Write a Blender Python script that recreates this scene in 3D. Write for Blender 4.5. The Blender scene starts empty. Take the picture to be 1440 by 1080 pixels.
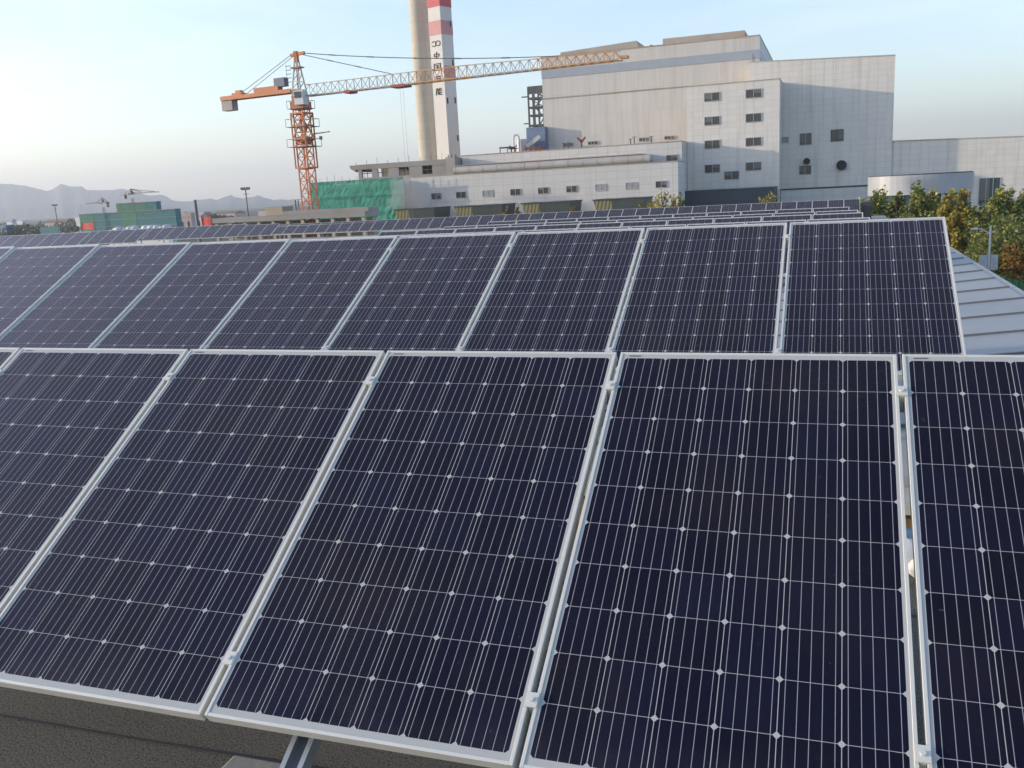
import bpy, math, random
from mathutils import Vector, Matrix
R = math.radians
random.seed(7)
sc = bpy.context.scene
C = sc.collection

# ------------------------------------------------------------------ camera
EYE = 11.0                                   # the lens stands 11 m above the ground
F_PX, YAW, PITCH, ROLL = 1281.5, -.3403, .2087, -.0534
def _axes():
    cy, sy, cp, sp = math.cos(YAW), math.sin(YAW), math.cos(PITCH), math.sin(PITCH)
    f = Vector((sy*cp, cy*cp, -sp)); r = Vector((cy, -sy, 0)); u = r.cross(f)
    c, s = math.cos(ROLL), math.sin(ROLL)
    return c*r + s*u, -s*r + c*u, f
AR, AU, AF = _axes()
cam = bpy.data.cameras.new('camera'); cam_o = bpy.data.objects.new('camera', cam); C.objects.link(cam_o)
M = Matrix((AR, AU, -AF)).transposed().to_4x4(); M.translation = (0, 0, EYE)
cam_o.matrix_world = M
cam.sensor_width = 36; cam.lens = F_PX/1440*36; cam.clip_start = .05; cam.clip_end = 40000
sc.camera = cam_o
def ray(x, y): return AF + AR*((x-720)/F_PX) - AU*((y-540)/F_PX)
def at(x, y, d):                             # the point of the wall Y = d that is seen at a pixel
    q = ray(x, y); q = q*(d/q.y); return Vector((q.x, q.y, q.z+EYE))

# ------------------------------------------------------------------ sky, sun, exposure
SUN = Vector((-1, -.28, .178)).normalized()
w = bpy.data.worlds.new('World'); sc.world = w; w.use_nodes = True
nt = w.node_tree; nt.nodes.clear()
sky = nt.nodes.new('ShaderNodeTexSky'); sky.sky_type = 'NISHITA'; sky.sun_disc = False
sky.sun_elevation = math.asin(SUN.z); sky.sun_rotation = math.atan2(SUN.x, SUN.y)
sky.air_density = 1.0; sky.dust_density = .7; sky.ozone_density = 1.85; sky.altitude = 50
bg = nt.nodes.new('ShaderNodeBackground'); bg.inputs['Strength'].default_value = .15
ow = nt.nodes.new('ShaderNodeOutputWorld')
tc = nt.nodes.new('ShaderNodeTexCoord'); vm = nt.nodes.new('ShaderNodeVectorMath'); vm.operation = 'MULTIPLY'; vm.inputs[1].default_value = (2.2, 2.2, 11)
nz = nt.nodes.new('ShaderNodeTexNoise'); nz.inputs['Scale'].default_value = 1.1; nz.inputs['Detail'].default_value = 7; nz.inputs['Roughness'].default_value = .6; nz.inputs['Distortion'].default_value = .6
mr = nt.nodes.new('ShaderNodeMapRange'); mr.inputs[1].default_value = .5; mr.inputs[2].default_value = .8; mr.inputs[3].default_value = 0; mr.inputs[4].default_value = .3
hs = nt.nodes.new('ShaderNodeHueSaturation'); hs.inputs['Saturation'].default_value = .25; hs.inputs['Value'].default_value = 1.35
mx = nt.nodes.new('ShaderNodeMix'); mx.data_type = 'RGBA'            # thin cirrus: a whiter, slightly brighter sky in streaks
nt.links.new(tc.outputs['Generated'], vm.inputs[0]); nt.links.new(vm.outputs[0], nz.inputs['Vector']); nt.links.new(nz.outputs['Fac'], mr.inputs[0])
nt.links.new(sky.outputs[0], hs.inputs['Color']); nt.links.new(mr.outputs[0], mx.inputs[0]); nt.links.new(sky.outputs[0], mx.inputs[6]); nt.links.new(hs.outputs[0], mx.inputs[7])
tint = nt.nodes.new('ShaderNodeMix'); tint.data_type = 'RGBA'; tint.blend_type = 'MULTIPLY'; tint.inputs[0].default_value = 1; tint.inputs[7].default_value = (1.03, .96, 1.0, 1)
nt.links.new(mx.outputs[2], tint.inputs[6]); nt.links.new(tint.outputs[2], bg.inputs[0]); nt.links.new(bg.outputs[0], ow.inputs[0])
sl = bpy.data.lights.new('sun', 'SUN'); sl.energy = 2.3; sl.angle = R(.6); sl.color = (1, .86, .68)
so = bpy.data.objects.new('sun', sl); C.objects.link(so); so.location = (-60, -20, 60)
so.rotation_euler = (-SUN).to_track_quat('-Z', 'Y').to_euler()
sc.view_settings.view_transform = 'Standard'; sc.view_settings.look = 'None'
sc.view_settings.gamma = 1; sc.view_settings.exposure = 1.44
sc.cycles.use_denoising = True
sc.cycles.volume_bounces = 0; sc.cycles.max_bounces = 6; sc.cycles.transparent_max_bounces = 16

# ------------------------------------------------------------------ materials
class NT:
    def __init__(s, m): s.t = m.node_tree; s.n = s.t.nodes; s.l = s.t.links
    def add(s, ty, **kw):
        n = s.n.new(ty)
        for k, v in kw.items():
            if k.startswith('i_'):
                key = k[2:]; n.inputs[int(key) if key.isdigit() else key].default_value = v
            else: setattr(n, k, v)
        return n
    def put(s, v, sock):
        if hasattr(v, 'is_output') or isinstance(v, bpy.types.NodeSocket): s.l.new(v, sock)
        else: sock.default_value = v
    def m(s, op, a, b=0., c=0.):
        n = s.add('ShaderNodeMath', operation=op); s.put(a, n.inputs[0]); s.put(b, n.inputs[1])
        if op in ('MULTIPLY_ADD', 'COMPARE', 'WRAP', 'SMOOTH_MIN'): s.put(c, n.inputs[2])
        return n.outputs[0]
    def mix(s, f, a, b, bt='MIX'):
        n = s.add('ShaderNodeMix', data_type='RGBA', blend_type=bt)
        s.put(f, n.inputs[0])
        for v, k in ((a, 6), (b, 7)):
            if isinstance(v, (tuple, list)): v = tuple(v)[:3] + (1,)
            s.put(v, n.inputs[k])
        return n.outputs[2]
    def noise(s, vec, scale, detail=4, rough=.55):
        n = s.add('ShaderNodeTexNoise'); n.inputs['Scale'].default_value = scale
        n.inputs['Detail'].default_value = detail; n.inputs['Roughness'].default_value = rough
        if vec is not None: s.l.new(vec, n.inputs['Vector'])
        return n.outputs['Fac']
    def obj(s): return s.add('ShaderNodeTexCoord').outputs['Object']
    def pos(s): return s.add('ShaderNodeNewGeometry').outputs['Position']
    def scaled(s, vec, v):
        n = s.add('ShaderNodeVectorMath', operation='MULTIPLY'); s.l.new(vec, n.inputs[0]); n.inputs[1].default_value = v
        return n.outputs[0]
    def sep(s, vec): n = s.add('ShaderNodeSeparateXYZ'); s.l.new(vec, n.inputs[0]); return n.outputs
    def ramp(s, f, lo, hi):
        n = s.add('ShaderNodeMapRange'); s.put(f, n.inputs[0]); n.inputs[1].default_value = lo; n.inputs[2].default_value = hi
        return n.outputs[0]
def newmat(name):
    m = bpy.data.materials.new(name); m.use_nodes = True
    b = m.node_tree.nodes['Principled BSDF']; return m, NT(m), b
def sh(c, k): return tuple(min(1, x*k) for x in c)
def plain(name, col, rough=.6, metal=0., var=.25, scale=3., bump=0., spec=.5, dirt=None):
    m, t, b = newmat(name)
    v = t.pos()
    f = t.noise(v, scale, 5)
    c = t.mix(f, sh(col, 1-var), sh(col, 1+var))
    if dirt:
        f2 = t.ramp(t.noise(v, scale*.31, 6, .65), .45, .7); c = t.mix(t.m('MULTIPLY', f2, .6), c, dirt)
    t.l.new(c, b.inputs['Base Color'])
    b.inputs['Roughness'].default_value = rough; b.inputs['Metallic'].default_value = metal
    b.inputs['Specular IOR Level'].default_value = spec
    if bump:
        n = t.add('ShaderNodeBump'); n.inputs['Strength'].default_value = bump
        n.inputs['Distance'].default_value = .02
        t.l.new(t.noise(v, scale*12, 3), n.inputs['Height']); t.l.new(n.outputs[0], b.inputs['Normal'])
    return m
def cladding(name, col, gx, gz, line=.05, dark=.8, streak=.25, stain=(.2, .15, .1), rough=.55):
    """flat wall panels with joints gx by gz metres, rain streaks and grime"""
    m, t, b = newmat(name)
    v = t.pos(); x, y, z = t.sep(v)
    h = t.m('ADD', x, y)
    fx = t.m('FRACT', t.m('DIVIDE', h, gx)); fz = t.m('FRACT', t.m('DIVIDE', z, gz))
    ln = t.m('MAXIMUM', t.m('LESS_THAN', fx, line/gx), t.m('LESS_THAN', fz, line/gz))
    cell = t.add('ShaderNodeTexWhiteNoise', noise_dimensions='2D')
    cv = t.add('ShaderNodeCombineXYZ'); t.l.new(t.m('FLOOR', t.m('DIVIDE', h, gx)), cv.inputs[0]); t.l.new(t.m('FLOOR', t.m('DIVIDE', z, gz)), cv.inputs[1])
    t.l.new(cv.outputs[0], cell.inputs['Vector'])
    c = t.mix(cell.outputs['Value'], sh(col, .94), sh(col, 1.035))
    c = t.mix(t.noise(v, .09, 5, .6), sh(col, .86), c, 'MIX') if streak else c
    st = t.ramp(t.noise(t.scaled(v, (.9, .9, .05)), 1.3, 5, .65), .5, .78)
    c = t.mix(t.m('MULTIPLY', st, streak), c, stain)
    c = t.mix(t.m('MULTIPLY', ln, 1-dark), c, (.05, .05, .055))
    t.l.new(c, b.inputs['Base Color']); b.inputs['Roughness'].default_value = rough
    return m
def leafmat(name, a, bcol, c2, sc_=.5):
    m, t, b = newmat(name)
    g = t.add('ShaderNodeNewGeometry')
    rnd = g.outputs['Random Per Island']
    f = t.ramp(t.noise(g.outputs['Position'], sc_, 3), .35, .65)
    c = t.mix(t.ramp(t.m('ADD', t.m('MULTIPLY', rnd, .6), t.m('MULTIPLY', f, .7)), .3, 1.1), a, bcol)
    c = t.mix(t.m('GREATER_THAN', rnd, .84), c, c2)
    t.l.new(c, b.inputs['Base Color']); b.inputs['Roughness'].default_value = .6
    tr = t.add('ShaderNodeBsdfTranslucent'); t.l.new(c, tr.inputs[0])
    mx = t.add('ShaderNodeMixShader'); mx.inputs[0].default_value = .42
    out = t.n['Material Output']
    t.l.new(b.outputs[0], mx.inputs[1]); t.l.new(tr.outputs[0], mx.inputs[2]); t.l.new(mx.outputs[0], out.inputs['Surface'])
    return m

PW, PH, CELL, MU, MV = .992, 1.650, .1587, .0199, .0315
def cellmat():
    """60 mono cells of 6 x 10 under textured glass: chamfered cells, five busbars each, white backsheet"""
    m, t, b = newmat('solar_cells')
    x, y, z = t.sep(t.obj())
    u = t.m('DIVIDE', t.m('SUBTRACT', x, MU), CELL); v = t.m('DIVIDE', t.m('SUBTRACT', t.m('MULTIPLY', y, -1), MV), CELL)
    au = t.m('MULTIPLY', t.m('ABSOLUTE', t.m('SUBTRACT', t.m('FRACT', u), .5)), CELL)
    av = t.m('MULTIPLY', t.m('ABSOLUTE', t.m('SUBTRACT', t.m('FRACT', v), .5)), CELL)
    g1 = t.m('GREATER_THAN', au, .0783); g2 = t.m('GREATER_THAN', av, .0786)
    g3 = t.m('GREATER_THAN', t.m('ADD', au, av), .1478)
    out = t.m('MAXIMUM', t.m('MAXIMUM', t.m('LESS_THAN', u, 0), t.m('GREATER_THAN', u, 6)),
              t.m('MAXIMUM', t.m('LESS_THAN', v, 0), t.m('GREATER_THAN', v, 10)))
    white = t.m('MAXIMUM', t.m('MAXIMUM', g1, g2), t.m('MAXIMUM', g3, out))
    bus = t.m('LESS_THAN', t.m('ABSOLUTE', t.m('SUBTRACT', t.m('FRACT', t.m('MULTIPLY', u, 5)), .5)), .0009/(CELL/5))
    bus = t.m('MULTIPLY', bus, t.m('LESS_THAN', t.m('ABSOLUTE', t.m('SUBTRACT', v, 5)), 5.0))
    info = t.add('ShaderNodeObjectInfo')
    cellid = t.add('ShaderNodeCombineXYZ'); t.l.new(t.m('FLOOR', u), cellid.inputs[0]); t.l.new(t.m('FLOOR', v), cellid.inputs[1]); t.l.new(t.m('MULTIPLY', info.outputs['Random'], 91.), cellid.inputs[2])
    wn = t.add('ShaderNodeTexWhiteNoise', noise_dimensions='3D'); t.l.new(cellid.outputs[0], wn.inputs['Vector'])
    dark = t.mix(wn.outputs['Value'], (.0022, .0022, .0085), (.0054, .0052, .0190))
    dark = t.mix(t.m('MULTIPLY', t.ramp(t.noise(t.pos(), 1.7, 4), .52, .72), .55), dark, (.0165, .0115, .0105))
    c = t.mix(bus, dark, (.34, .34, .36))
    c = t.mix(white, c, (.45, .445, .42))
    # thin film of dust, heavier along the bottom edge
    dust = t.ramp(t.noise(t.pos(), 2.2, 5, .6), .3, .8)
    edge = t.m('MULTIPLY', t.m('POWER', t.ramp(v, 8.9, 10.2), 2.), t.ramp(t.noise(t.pos(), 9., 4, .6), .3, .75))
    run = t.ramp(t.noise(t.scaled(t.obj(), (26, 1.6, 1)), 1.0, 4, .6), .56, .8)
    spots = t.m('MULTIPLY', t.ramp(t.noise(t.pos(), 31., 2, .5), .74, .8), .5)
    film = t.m('ADD', t.m('MULTIPLY_ADD', dust, .007, .002), t.m('ADD', t.m('MULTIPLY', edge, .055), t.m('ADD', t.m('MULTIPLY', run, .008), t.m('MULTIPLY', spots, .25))))
    c = t.mix(film, c, (.42, .38, .34))
    t.l.new(c, b.inputs['Base Color'])
    t.l.new(t.m('MULTIPLY_ADD', dust, .12, .2), b.inputs['Roughness'])
    b.inputs['IOR'].default_value = 1.42; b.inputs['Specular IOR Level'].default_value = .27; b.inputs['Specular Tint'].default_value = (.97, .92, 1, 1)
    b.inputs['Sheen Weight'].default_value = 1.0; b.inputs['Sheen Roughness'].default_value = .28; b.inputs['Sheen Tint'].default_value = (.84, .77, 1, 1)
    return m

MAT = {}
MAT['cells'] = cellmat()
MAT['alu'] = plain('anodised_aluminium', (.66, .64, .575), .55, .12, .08, 9.)
MAT['galv'] = plain('galvanised_steel', (.42, .44, .46), .45, .7, .2, 14.)
MAT['label'] = plain('printed_label', (.12, .12, .13), .5, 0, .3, 90.)
MAT['felt'] = plain('roofing_felt', (.125, .113, .094), .93, 0, .22, 1.1, .22, .2, (.06, .063, .056))
def feltmat():
    m, t, b = newmat('roofing_felt_granules'); v = t.pos()
    c = t.mix(t.ramp(t.noise(v, 1.3, 5, .6), .35, .7), (.078, .072, .058), (.115, .1, .078))
    c = t.mix(t.ramp(t.noise(v, 130, 2, .6), .42, .62), sh(c, 1) if isinstance(c, tuple) else c, (.19, .165, .13))
    c = t.mix(t.ramp(t.noise(v, 95, 2, .6), .56, .66), c, (.03, .03, .027))
    t.l.new(c, b.inputs['Base Color']); b.inputs['Roughness'].default_value = .95
    n = t.add('ShaderNodeBump'); n.inputs['Strength'].default_value = .5; n.inputs['Distance'].default_value = .004
    t.l.new(t.noise(v, 110, 3), n.inputs['Height']); t.l.new(n.outputs[0], b.inputs['Normal']); return m
MAT['felt'] = feltmat()
MAT['concrete'] = plain('concrete', (.36, .34, .31), .9, 0, .18, .9, .2, .3, (.22, .2, .18))
MAT['raw'] = plain('raw_concrete', (.33, .31, .285), .9, 0, .2, .25, 0, .3, (.2, .17, .14))
MAT['brick'] = plain('ochre_render', (.3, .19, .09), .9, 0, .3, 5., .3)
MAT['cap'] = plain('parapet_cap', (.5, .49, .42), .7, 0, .15, 3.)
MAT['sheet'] = plain('roof_sheet', (.35, .345, .335), .5, .08, .08, .7, 0, .5, (.22, .25, .28))
MAT['rib'] = plain('roof_rib', (.15, .15, .15), .5, .4, .2, 2.)
MAT['white_scrap'] = plain('white_plastic', (.75, .74, .7), .6, 0, .1, 9.)
MAT['blue_pipe'] = plain('blue_plastic', (.12, .2, .3), .5, 0, .2, 9.)
MAT['main'] = cladding('boiler_house_cladding', (.64, .60, .545), 1.1, 4.2, .05, .84, .3)
MAT['wing'] = cladding('wing_cladding', (.77, .725, .655), 1.5, 1.05, .06, .82, .3)
MAT['low'] = cladding('turbine_hall_cladding', (.66, .635, .6), 1.8, 1.2, .07, .78, .15)
MAT['stripe'] = plain('blue_grey_stripe', (.34, .37, .41), .5, 0, .12, .5)
MAT['roofgrime'] = plain('grimy_roof_edge', (.42, .36, .3), .8, 0, .25, .3, 0, .3, (.3, .18, .1))
MAT['darkclad'] = cladding('dark_cladding', (.045, .06, .075), .9, 3., .06, .8, .15, (.1, .1, .1))
MAT['dark'] = plain('dark_steel', (.055, .06, .065), .6, .2, .3, 1.)
MAT['glass'] = plain('window_glass', (.05, .055, .06), .12, 0, .5, .8)
MAT['teal_glass'] = plain('teal_glass', (.04, .075, .085), .12, 0, .4, .4)
MAT['frame'] = plain('window_frame', (.43, .42, .4), .6, 0, .1, 2.)
MAT['louvre'] = plain('grey_louvre', (.34, .34, .34), .6, .1, .15, 4.)
MAT['duct'] = plain('lagged_duct', (.47, .44, .4), .6, .1, .15, .4, 0, .4, (.34, .27, .2))
MAT['silver'] = cladding('silver_panels', (.42, .425, .435), 1.2, 3., .04, .85, .1, (.2, .2, .2), .4)
MAT['orange'] = plain('crane_orange', (.5, .15, .04), .55, .05, .35, .5, 0, .5, (.36, .17, .09))
MAT['jib'] = plain('crane_faded_paint', (.42, .36, .3), .55, .1, .3, .35)
MAT['red'] = plain('red_paint', (.6, .03, .03), .5, 0, .2, 1.)
MAT['cable'] = plain('steel_cable', (.16, .16, .17), .5, .5, .1, 2.)
MAT['cabin'] = plain('cabin_white', (.62, .62, .6), .5, 0, .1, 2.)
MAT['ballast'] = cladding('counterweight_concrete', (.3, .28, .27), .35, 9., .06, .5, .2)
MAT['stack'] = cladding('chimney_concrete', (.56, .51, .42), 400., 2.0, .1, .85, .35, (.3, .25, .17), .85)
MAT['chim_white'] = plain('chimney_white', (.58, .555, .53), .75, 0, .08, .3)
MAT['chim_red'] = plain('chimney_red', (.5, .09, .1), .7, 0, .15, .5)
MAT['chim_pink'] = plain('chimney_faded_red', (.5, .24, .24), .7, 0, .15, .5)
MAT['ink'] = plain('black_lettering', (.03, .03, .035), .7, 0, .1, 2.)
MAT['tower_steel'] = plain('grey_tower_steel', (.1, .1, .105), .6, .2, .3, 1.)
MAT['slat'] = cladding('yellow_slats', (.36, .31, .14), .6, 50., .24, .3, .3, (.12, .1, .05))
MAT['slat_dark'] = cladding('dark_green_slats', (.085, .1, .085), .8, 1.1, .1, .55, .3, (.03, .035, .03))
MAT['rust'] = plain('red_brown_steel', (.2, .05, .04), .7, .1, .3, 1.)
MAT['blue'] = plain('blue_plant', (.15, .2, .29), .6, 0, .3, .7)
MAT['greywhite'] = plain('grey_white_tank', (.5, .5, .5), .5, .2, .15, .8)
MAT['bark'] = plain('bark', (.09, .07, .05), .9, 0, .3, 6.)
MAT['soil'] = plain('soil_and_grass', (.1, .1, .065), .95, 0, .35, .03, 0, .2, (.07, .09, .04))
MAT['asphalt'] = plain('asphalt', (.075, .075, .08), .9, 0, .2, .4)
MAT['paving'] = plain('paving', (.33, .32, .32), .9, 0, .15, .6)
MAT['paint'] = plain('road_paint', (.6, .6, .58), .8, 0, .15, 2.)
MAT['hill'] = plain('mountain_rock', (.1, .105, .1), .95, 0, .4, .004, 0, .2)
MAT['lamp'] = plain('lamp_white', (.66, .66, .66), .5, .1, .08, 4.)
MAT['car'] = plain('car_paint_white', (.68, .68, .7), .25, .1, .05, 1.)
MAT['tyre'] = plain('tyre', (.02, .02, .02), .8, 0, .1, 5.)
MAT['tan'] = plain('tan_render', (.4, .34, .25), .85, 0, .2, .2, 0, .3, (.26, .22, .18))
MAT['pinkwall'] = plain('pink_wall', (.5, .4, .36), .85, 0, .2, .3)
MAT['tiles'] = plain('brown_roof', (.25, .15, .12), .85, 0, .25, .3)
MAT['bluewall'] = plain('blue_sheet', (.06, .16, .32), .6, 0, .2, .3)
MAT['lt'] = leafmat('leaves_green_gold', (0.070, 0.105, 0.020), (0.378, 0.357, 0.070), (0.620, 0.588, 0.140), .6)
MAT['lt2'] = leafmat('leaves_gold', (0.182, 0.175, 0.031), (0.560, 0.434, 0.077), (0.620, 0.532, 0.112), .8)
MAT['lg'] = leafmat('leaves_green', (0.070, 0.112, 0.028), (0.238, 0.252, 0.063), (0.420, 0.364, 0.098), .5)
MAT['lo'] = leafmat('leaves_orange', (0.154, 0.133, 0.028), (0.448, 0.224, 0.056), (0.532, 0.308, 0.070), .9)
MAT['ld'] = leafmat('leaves_far', (.06, .07, .045), (.11, .12, .07), (.13, .12, .06), .05)
def netmat(name, col, op=.85):
    m, t, b = newmat(name); v = t.pos(); x, y, z = t.sep(v)
    f = t.noise(t.scaled(v, (.6, .6, 1.2)), .8, 5, .6)
    c = t.mix(f, sh(col, .55), sh(col, 1.35)); t.l.new(c, b.inputs['Base Color'])
    b.inputs['Roughness'].default_value = .75
    t.l.new(t.m('MULTIPLY_ADD', t.ramp(t.noise(t.scaled(v, (1, 1, .5)), .6, 5, .65), .3, .6), .35, .62), b.inputs['Alpha']) if op < 1 else None
    return m
MAT['net'] = netmat('green_debris_net', (.055, .31, .215), .9)
MAT['net_far'] = netmat('green_debris_net_far', (.05, .2, .13), 1)
MAT['net_teal'] = netmat('teal_debris_net', (.03, .17, .19), 1)
MAT['fence'] = netmat('green_fence_mesh', (.025, .16, .045), 1)

# ------------------------------------------------------------------ mesh builder and object helpers
class MB:
    def __init__(s): s.v = []; s.f = []
    def add(s, vs, fs):
        o = len(s.v); s.v += [tuple(p) for p in vs]; s.f += [tuple(o+i for i in f) for f in fs]; return s
    def box(s, x0, x1, y0, y1, z0, z1):
        return s.add([(x0,y0,z0),(x1,y0,z0),(x1,y1,z0),(x0,y1,z0),(x0,y0,z1),(x1,y0,z1),(x1,y1,z1),(x0,y1,z1)],
                     [(0,3,2,1),(4,5,6,7),(0,1,5,4),(1,2,6,5),(2,3,7,6),(3,0,4,7)])
    def hexa(s, b, t):                        # two quads of four points, bottom and top
        return s.add(list(b)+list(t), [(0,3,2,1),(4,5,6,7),(0,1,5,4),(1,2,6,5),(2,3,7,6),(3,0,4,7)])
    def bar(s, p, q, a, b=None):
        p = Vector(p); q = Vector(q); b = b or a; d = (q-p).normalized()
        up = Vector((0,0,1)) if abs(d.z) < .9 else Vector((0,1,0))
        x = d.cross(up).normalized()*a/2; y = x.cross(d).normalized()*b/2
        return s.hexa([p-x-y, p+x-y, p+x+y, p-x+y], [q-x-y, q+x-y, q+x+y, q-x+y])
    def tube(s, p, q, r, r2=None, n=10, cap=True):
        p = Vector(p); q = Vector(q); r2 = r if r2 is None else r2; d = (q-p).normalized()
        up = Vector((0,0,1)) if abs(d.z) < .9 else Vector((0,1,0))
        x = d.cross(up).normalized(); y = d.cross(x)
        vs = []
        for k in range(n):
            a = 2*math.pi*k/n; e = x*math.cos(a)+y*math.sin(a); vs += [p+e*r, q+e*r2]
        fs = [(2*k, 2*((k+1) % n), 2*((k+1) % n)+1, 2*k+1) for k in range(n)]
        if cap: fs += [tuple(2*k for k in range(n))[::-1], tuple(2*k+1 for k in range(n))]
        return s.add(vs, fs)
    def prism(s, poly, z0, z1):               # plan polygon raised from z0 to z1
        n = len(poly)
        return s.add([(x,y,z0) for x,y in poly]+[(x,y,z1) for x,y in poly],
                     [tuple(range(n))[::-1], tuple(range(n,2*n))]+[(k,(k+1)%n,n+(k+1)%n,n+k) for k in range(n)])
    def ball(s, c, r, n=8):
        vs = []; fs = []
        for i in range(n//2+1):
            th = math.pi*i/(n//2)
            for k in range(n):
                a = 2*math.pi*k/n; vs.append((c[0]+r[0]*math.sin(th)*math.cos(a), c[1]+r[1]*math.sin(th)*math.sin(a), c[2]+r[2]*math.cos(th)))
        for i in range(n//2):
            for k in range(n): fs.append((i*n+k, (i+1)*n+k, (i+1)*n+(k+1)%n, i*n+(k+1)%n))
        return s.add(vs, fs)
    def build(s, name, mat, parent=None, loc=None, smooth=False, bevel=0):
        base = Vector((0,0,0))
        if parent is not None:
            p = parent
            while p is not None: base += p.location; p = p.parent
        if loc is not None: base = Vector(loc)
        me = bpy.data.meshes.new(name)
        me.from_pydata([(x-base.x, y-base.y, z-base.z) for x,y,z in s.v], [], s.f); me.update()
        me.materials.append(MAT[mat] if isinstance(mat, str) else mat)
        if smooth: me.polygons.foreach_set('use_smooth', [True]*len(me.polygons))
        o = bpy.data.objects.new(name, me); C.objects.link(o)
        if parent is not None: o.parent = parent
        elif loc is not None: o.location = base
        if bevel:
            b = o.modifiers.new('bevel', 'BEVEL'); b.width = bevel; b.segments = 2; b.limit_method = 'ANGLE'
        return o
def tag(o, label=None, cat=None, group=None, kind=None):
    if label: o['label'] = label
    if cat: o['category'] = cat
    if group: o['group'] = group
    if kind: o['kind'] = kind
    return o
def thing(name, label, cat, loc=(0,0,0), group=None):
    o = bpy.data.objects.new(name, None); C.objects.link(o); o.location = loc; o.empty_display_size = .3
    return tag(o, label, cat, group)
def mat_of(m): return MAT[m] if isinstance(m, str) else m
ORD = ['first','second','third','fourth','fifth','sixth','seventh','eighth','ninth','tenth','eleventh','twelfth','thirteenth','fourteenth','fifteenth','sixteenth','seventeenth','eighteenth','nineteenth']
def ordw(n):
    if n <= 19: return ORD[n-1]
    t, u = divmod(n, 10); tens = {2:'twent',3:'thirt',4:'fort',5:'fift'}[t]
    return tens+'ieth' if u == 0 else tens+'y-'+ORD[u-1]

# ------------------------------------------------------------------ ground, roads, mountains
tag(MB().add([(-9000,-3000,0),(9000,-3000,0),(9000,9000,0),(-9000,9000,0)], [(0,1,2,3)]).build('ground', 'soil'), kind='structure')
tag(MB().box(-130, 90, 72, 149, -.2, .02).build('yard', 'paving'), kind='structure')
road = MB().box(24, 33, -60, 300, -.2, .06).build('road', 'asphalt'); tag(road, kind='structure')
mk = MB()
for k in range(40): mk.box(28.42, 28.58, -50+k*8, -46+k*8, .055, .066)
mk.build('lane_marking', 'paint', road)
road2 = MB().box(4.5, 23.9, 118, 126, -.2, .06).build('road', 'asphalt'); tag(road2, kind='structure')
MB().box(4.5, 23.9, 117.7, 117.98, -.1, .18).build('kerb', 'concrete', road2)

def ridge():
    prof = [(-400,250),(-150,255),(0,258),(20,259),(40,262),(58,267),(66,269),(74,266),(85,259),(100,262),(115,262),(122,267),(130,267),(145,268),(163,267),(172,265),(180,268),(192,270),(205,274),(215,275),(224,273),(232,275),(242,281),(255,283),(265,283),(280,281),(295,279),(305,281),(318,277),(325,274),(331,277),(343,279),(352,277),(363,275),(372,278),(385,281),(400,281),(420,283),(440,283),(520,285),(640,281),(760,277),(1000,266),(1440,240),(2000,210)]
    pts = []
    for (x0,y0),(x1,y1) in zip(prof, prof[1:]):
        n = max(2, int((x1-x0)/5))
        for k in range(n):
            s = k/n; pts.append((x0+(x1-x0)*s, y0+(y1-y0)*s))
    D = 4200; cols = []
    for (x, y) in pts:
        q = ray(x, y); q *= D/q.y
        cols.append((q.x, max(12, q.z+EYE+random.uniform(-2, 2.5)), Vector((q.x, q.y)).normalized()))
    MBm = MB(); vs = []; fs = []
    steps = [(-1500,0,),(-1250,.12),(-1000,.3),(-800,.24),(-560,.5),(-340,.68),(-180,.86),(0,1),(260,.7),(700,.4),(1300,0)]
    rng = random.Random(3)
    for i,(x,h,dr) in enumerate(cols):
        for j,(dy,k) in enumerate(steps):
            n = 0 if k in (0,1) else rng.uniform(-.05,.05)*h
            b = Vector((x, D))+dr*dy
            vs.append((b.x, b.y, max(-.5, h*k+n) if k else -.5))
    m = len(steps)
    for i in range(len(cols)-1):
        for j in range(m-1): fs.append((i*m+j, (i+1)*m+j, (i+1)*m+j+1, i*m+j+1))
    MBm.add(vs, fs)
    tag(MBm.build('mountains', 'hill', smooth=True), kind='structure')
ridge()

# ------------------------------------------------------------------ the building whose roof carries the front six rows
ZF, ZR = EYE-2.0, EYE-1.62                    # felt terrace, metal roof at X = .8
bl = thing('rooftop_building', 'low building under the nearest solar rows, felt terrace in front and grey metal roof behind', 'building', (-5, 10, 0))
MB().box(-14, 2.6, -4, 5.05, ZF-.3, ZF).build('roof_terrace', 'felt', bl)
seam = MB()
for y in (2.49, .6, 4.2):
    seam.add([(-14, y-.012, ZF+.004), (-8, y+.008, ZF+.004), (-3.2, y-.01, ZF+.004), (-2.5, y-.002, ZF+.004), (-1.8, y+.012, ZF+.004), (2.6, y, ZF+.004)]+
             [(2.6, y+.012, ZF+.004), (-1.8, y+.03, ZF+.004), (-2.5, y+.01, ZF+.004), (-3.2, y+.004, ZF+.004), (-8, y+.02, ZF+.004), (-14, y, ZF+.004)], [tuple(range(12))])
seam.build('felt_seam', 'ink', bl)
zr = lambda x: ZR+.10*(x-.8)
XE, XW = 2.1, -14
mb = MB()
ys = [5.25+k*1.055 for k in range(25)]
rt = MB()
for a, b_ in zip(ys, ys[1:]):
    rt.hexa([(XW,a,zr(-14)-.25+.0),(XE,a,zr(XE)-.25),(XE,b_,zr(XE)-.25),(XW,b_,zr(-14)-.25)],
            [(XW,a,zr(-14)),(XE,a,zr(XE)),(XE,b_,zr(XE)),(XW,b_,zr(-14))])
roof = rt.build('metal_roof', 'sheet', bl)
rb = MB()
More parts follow.
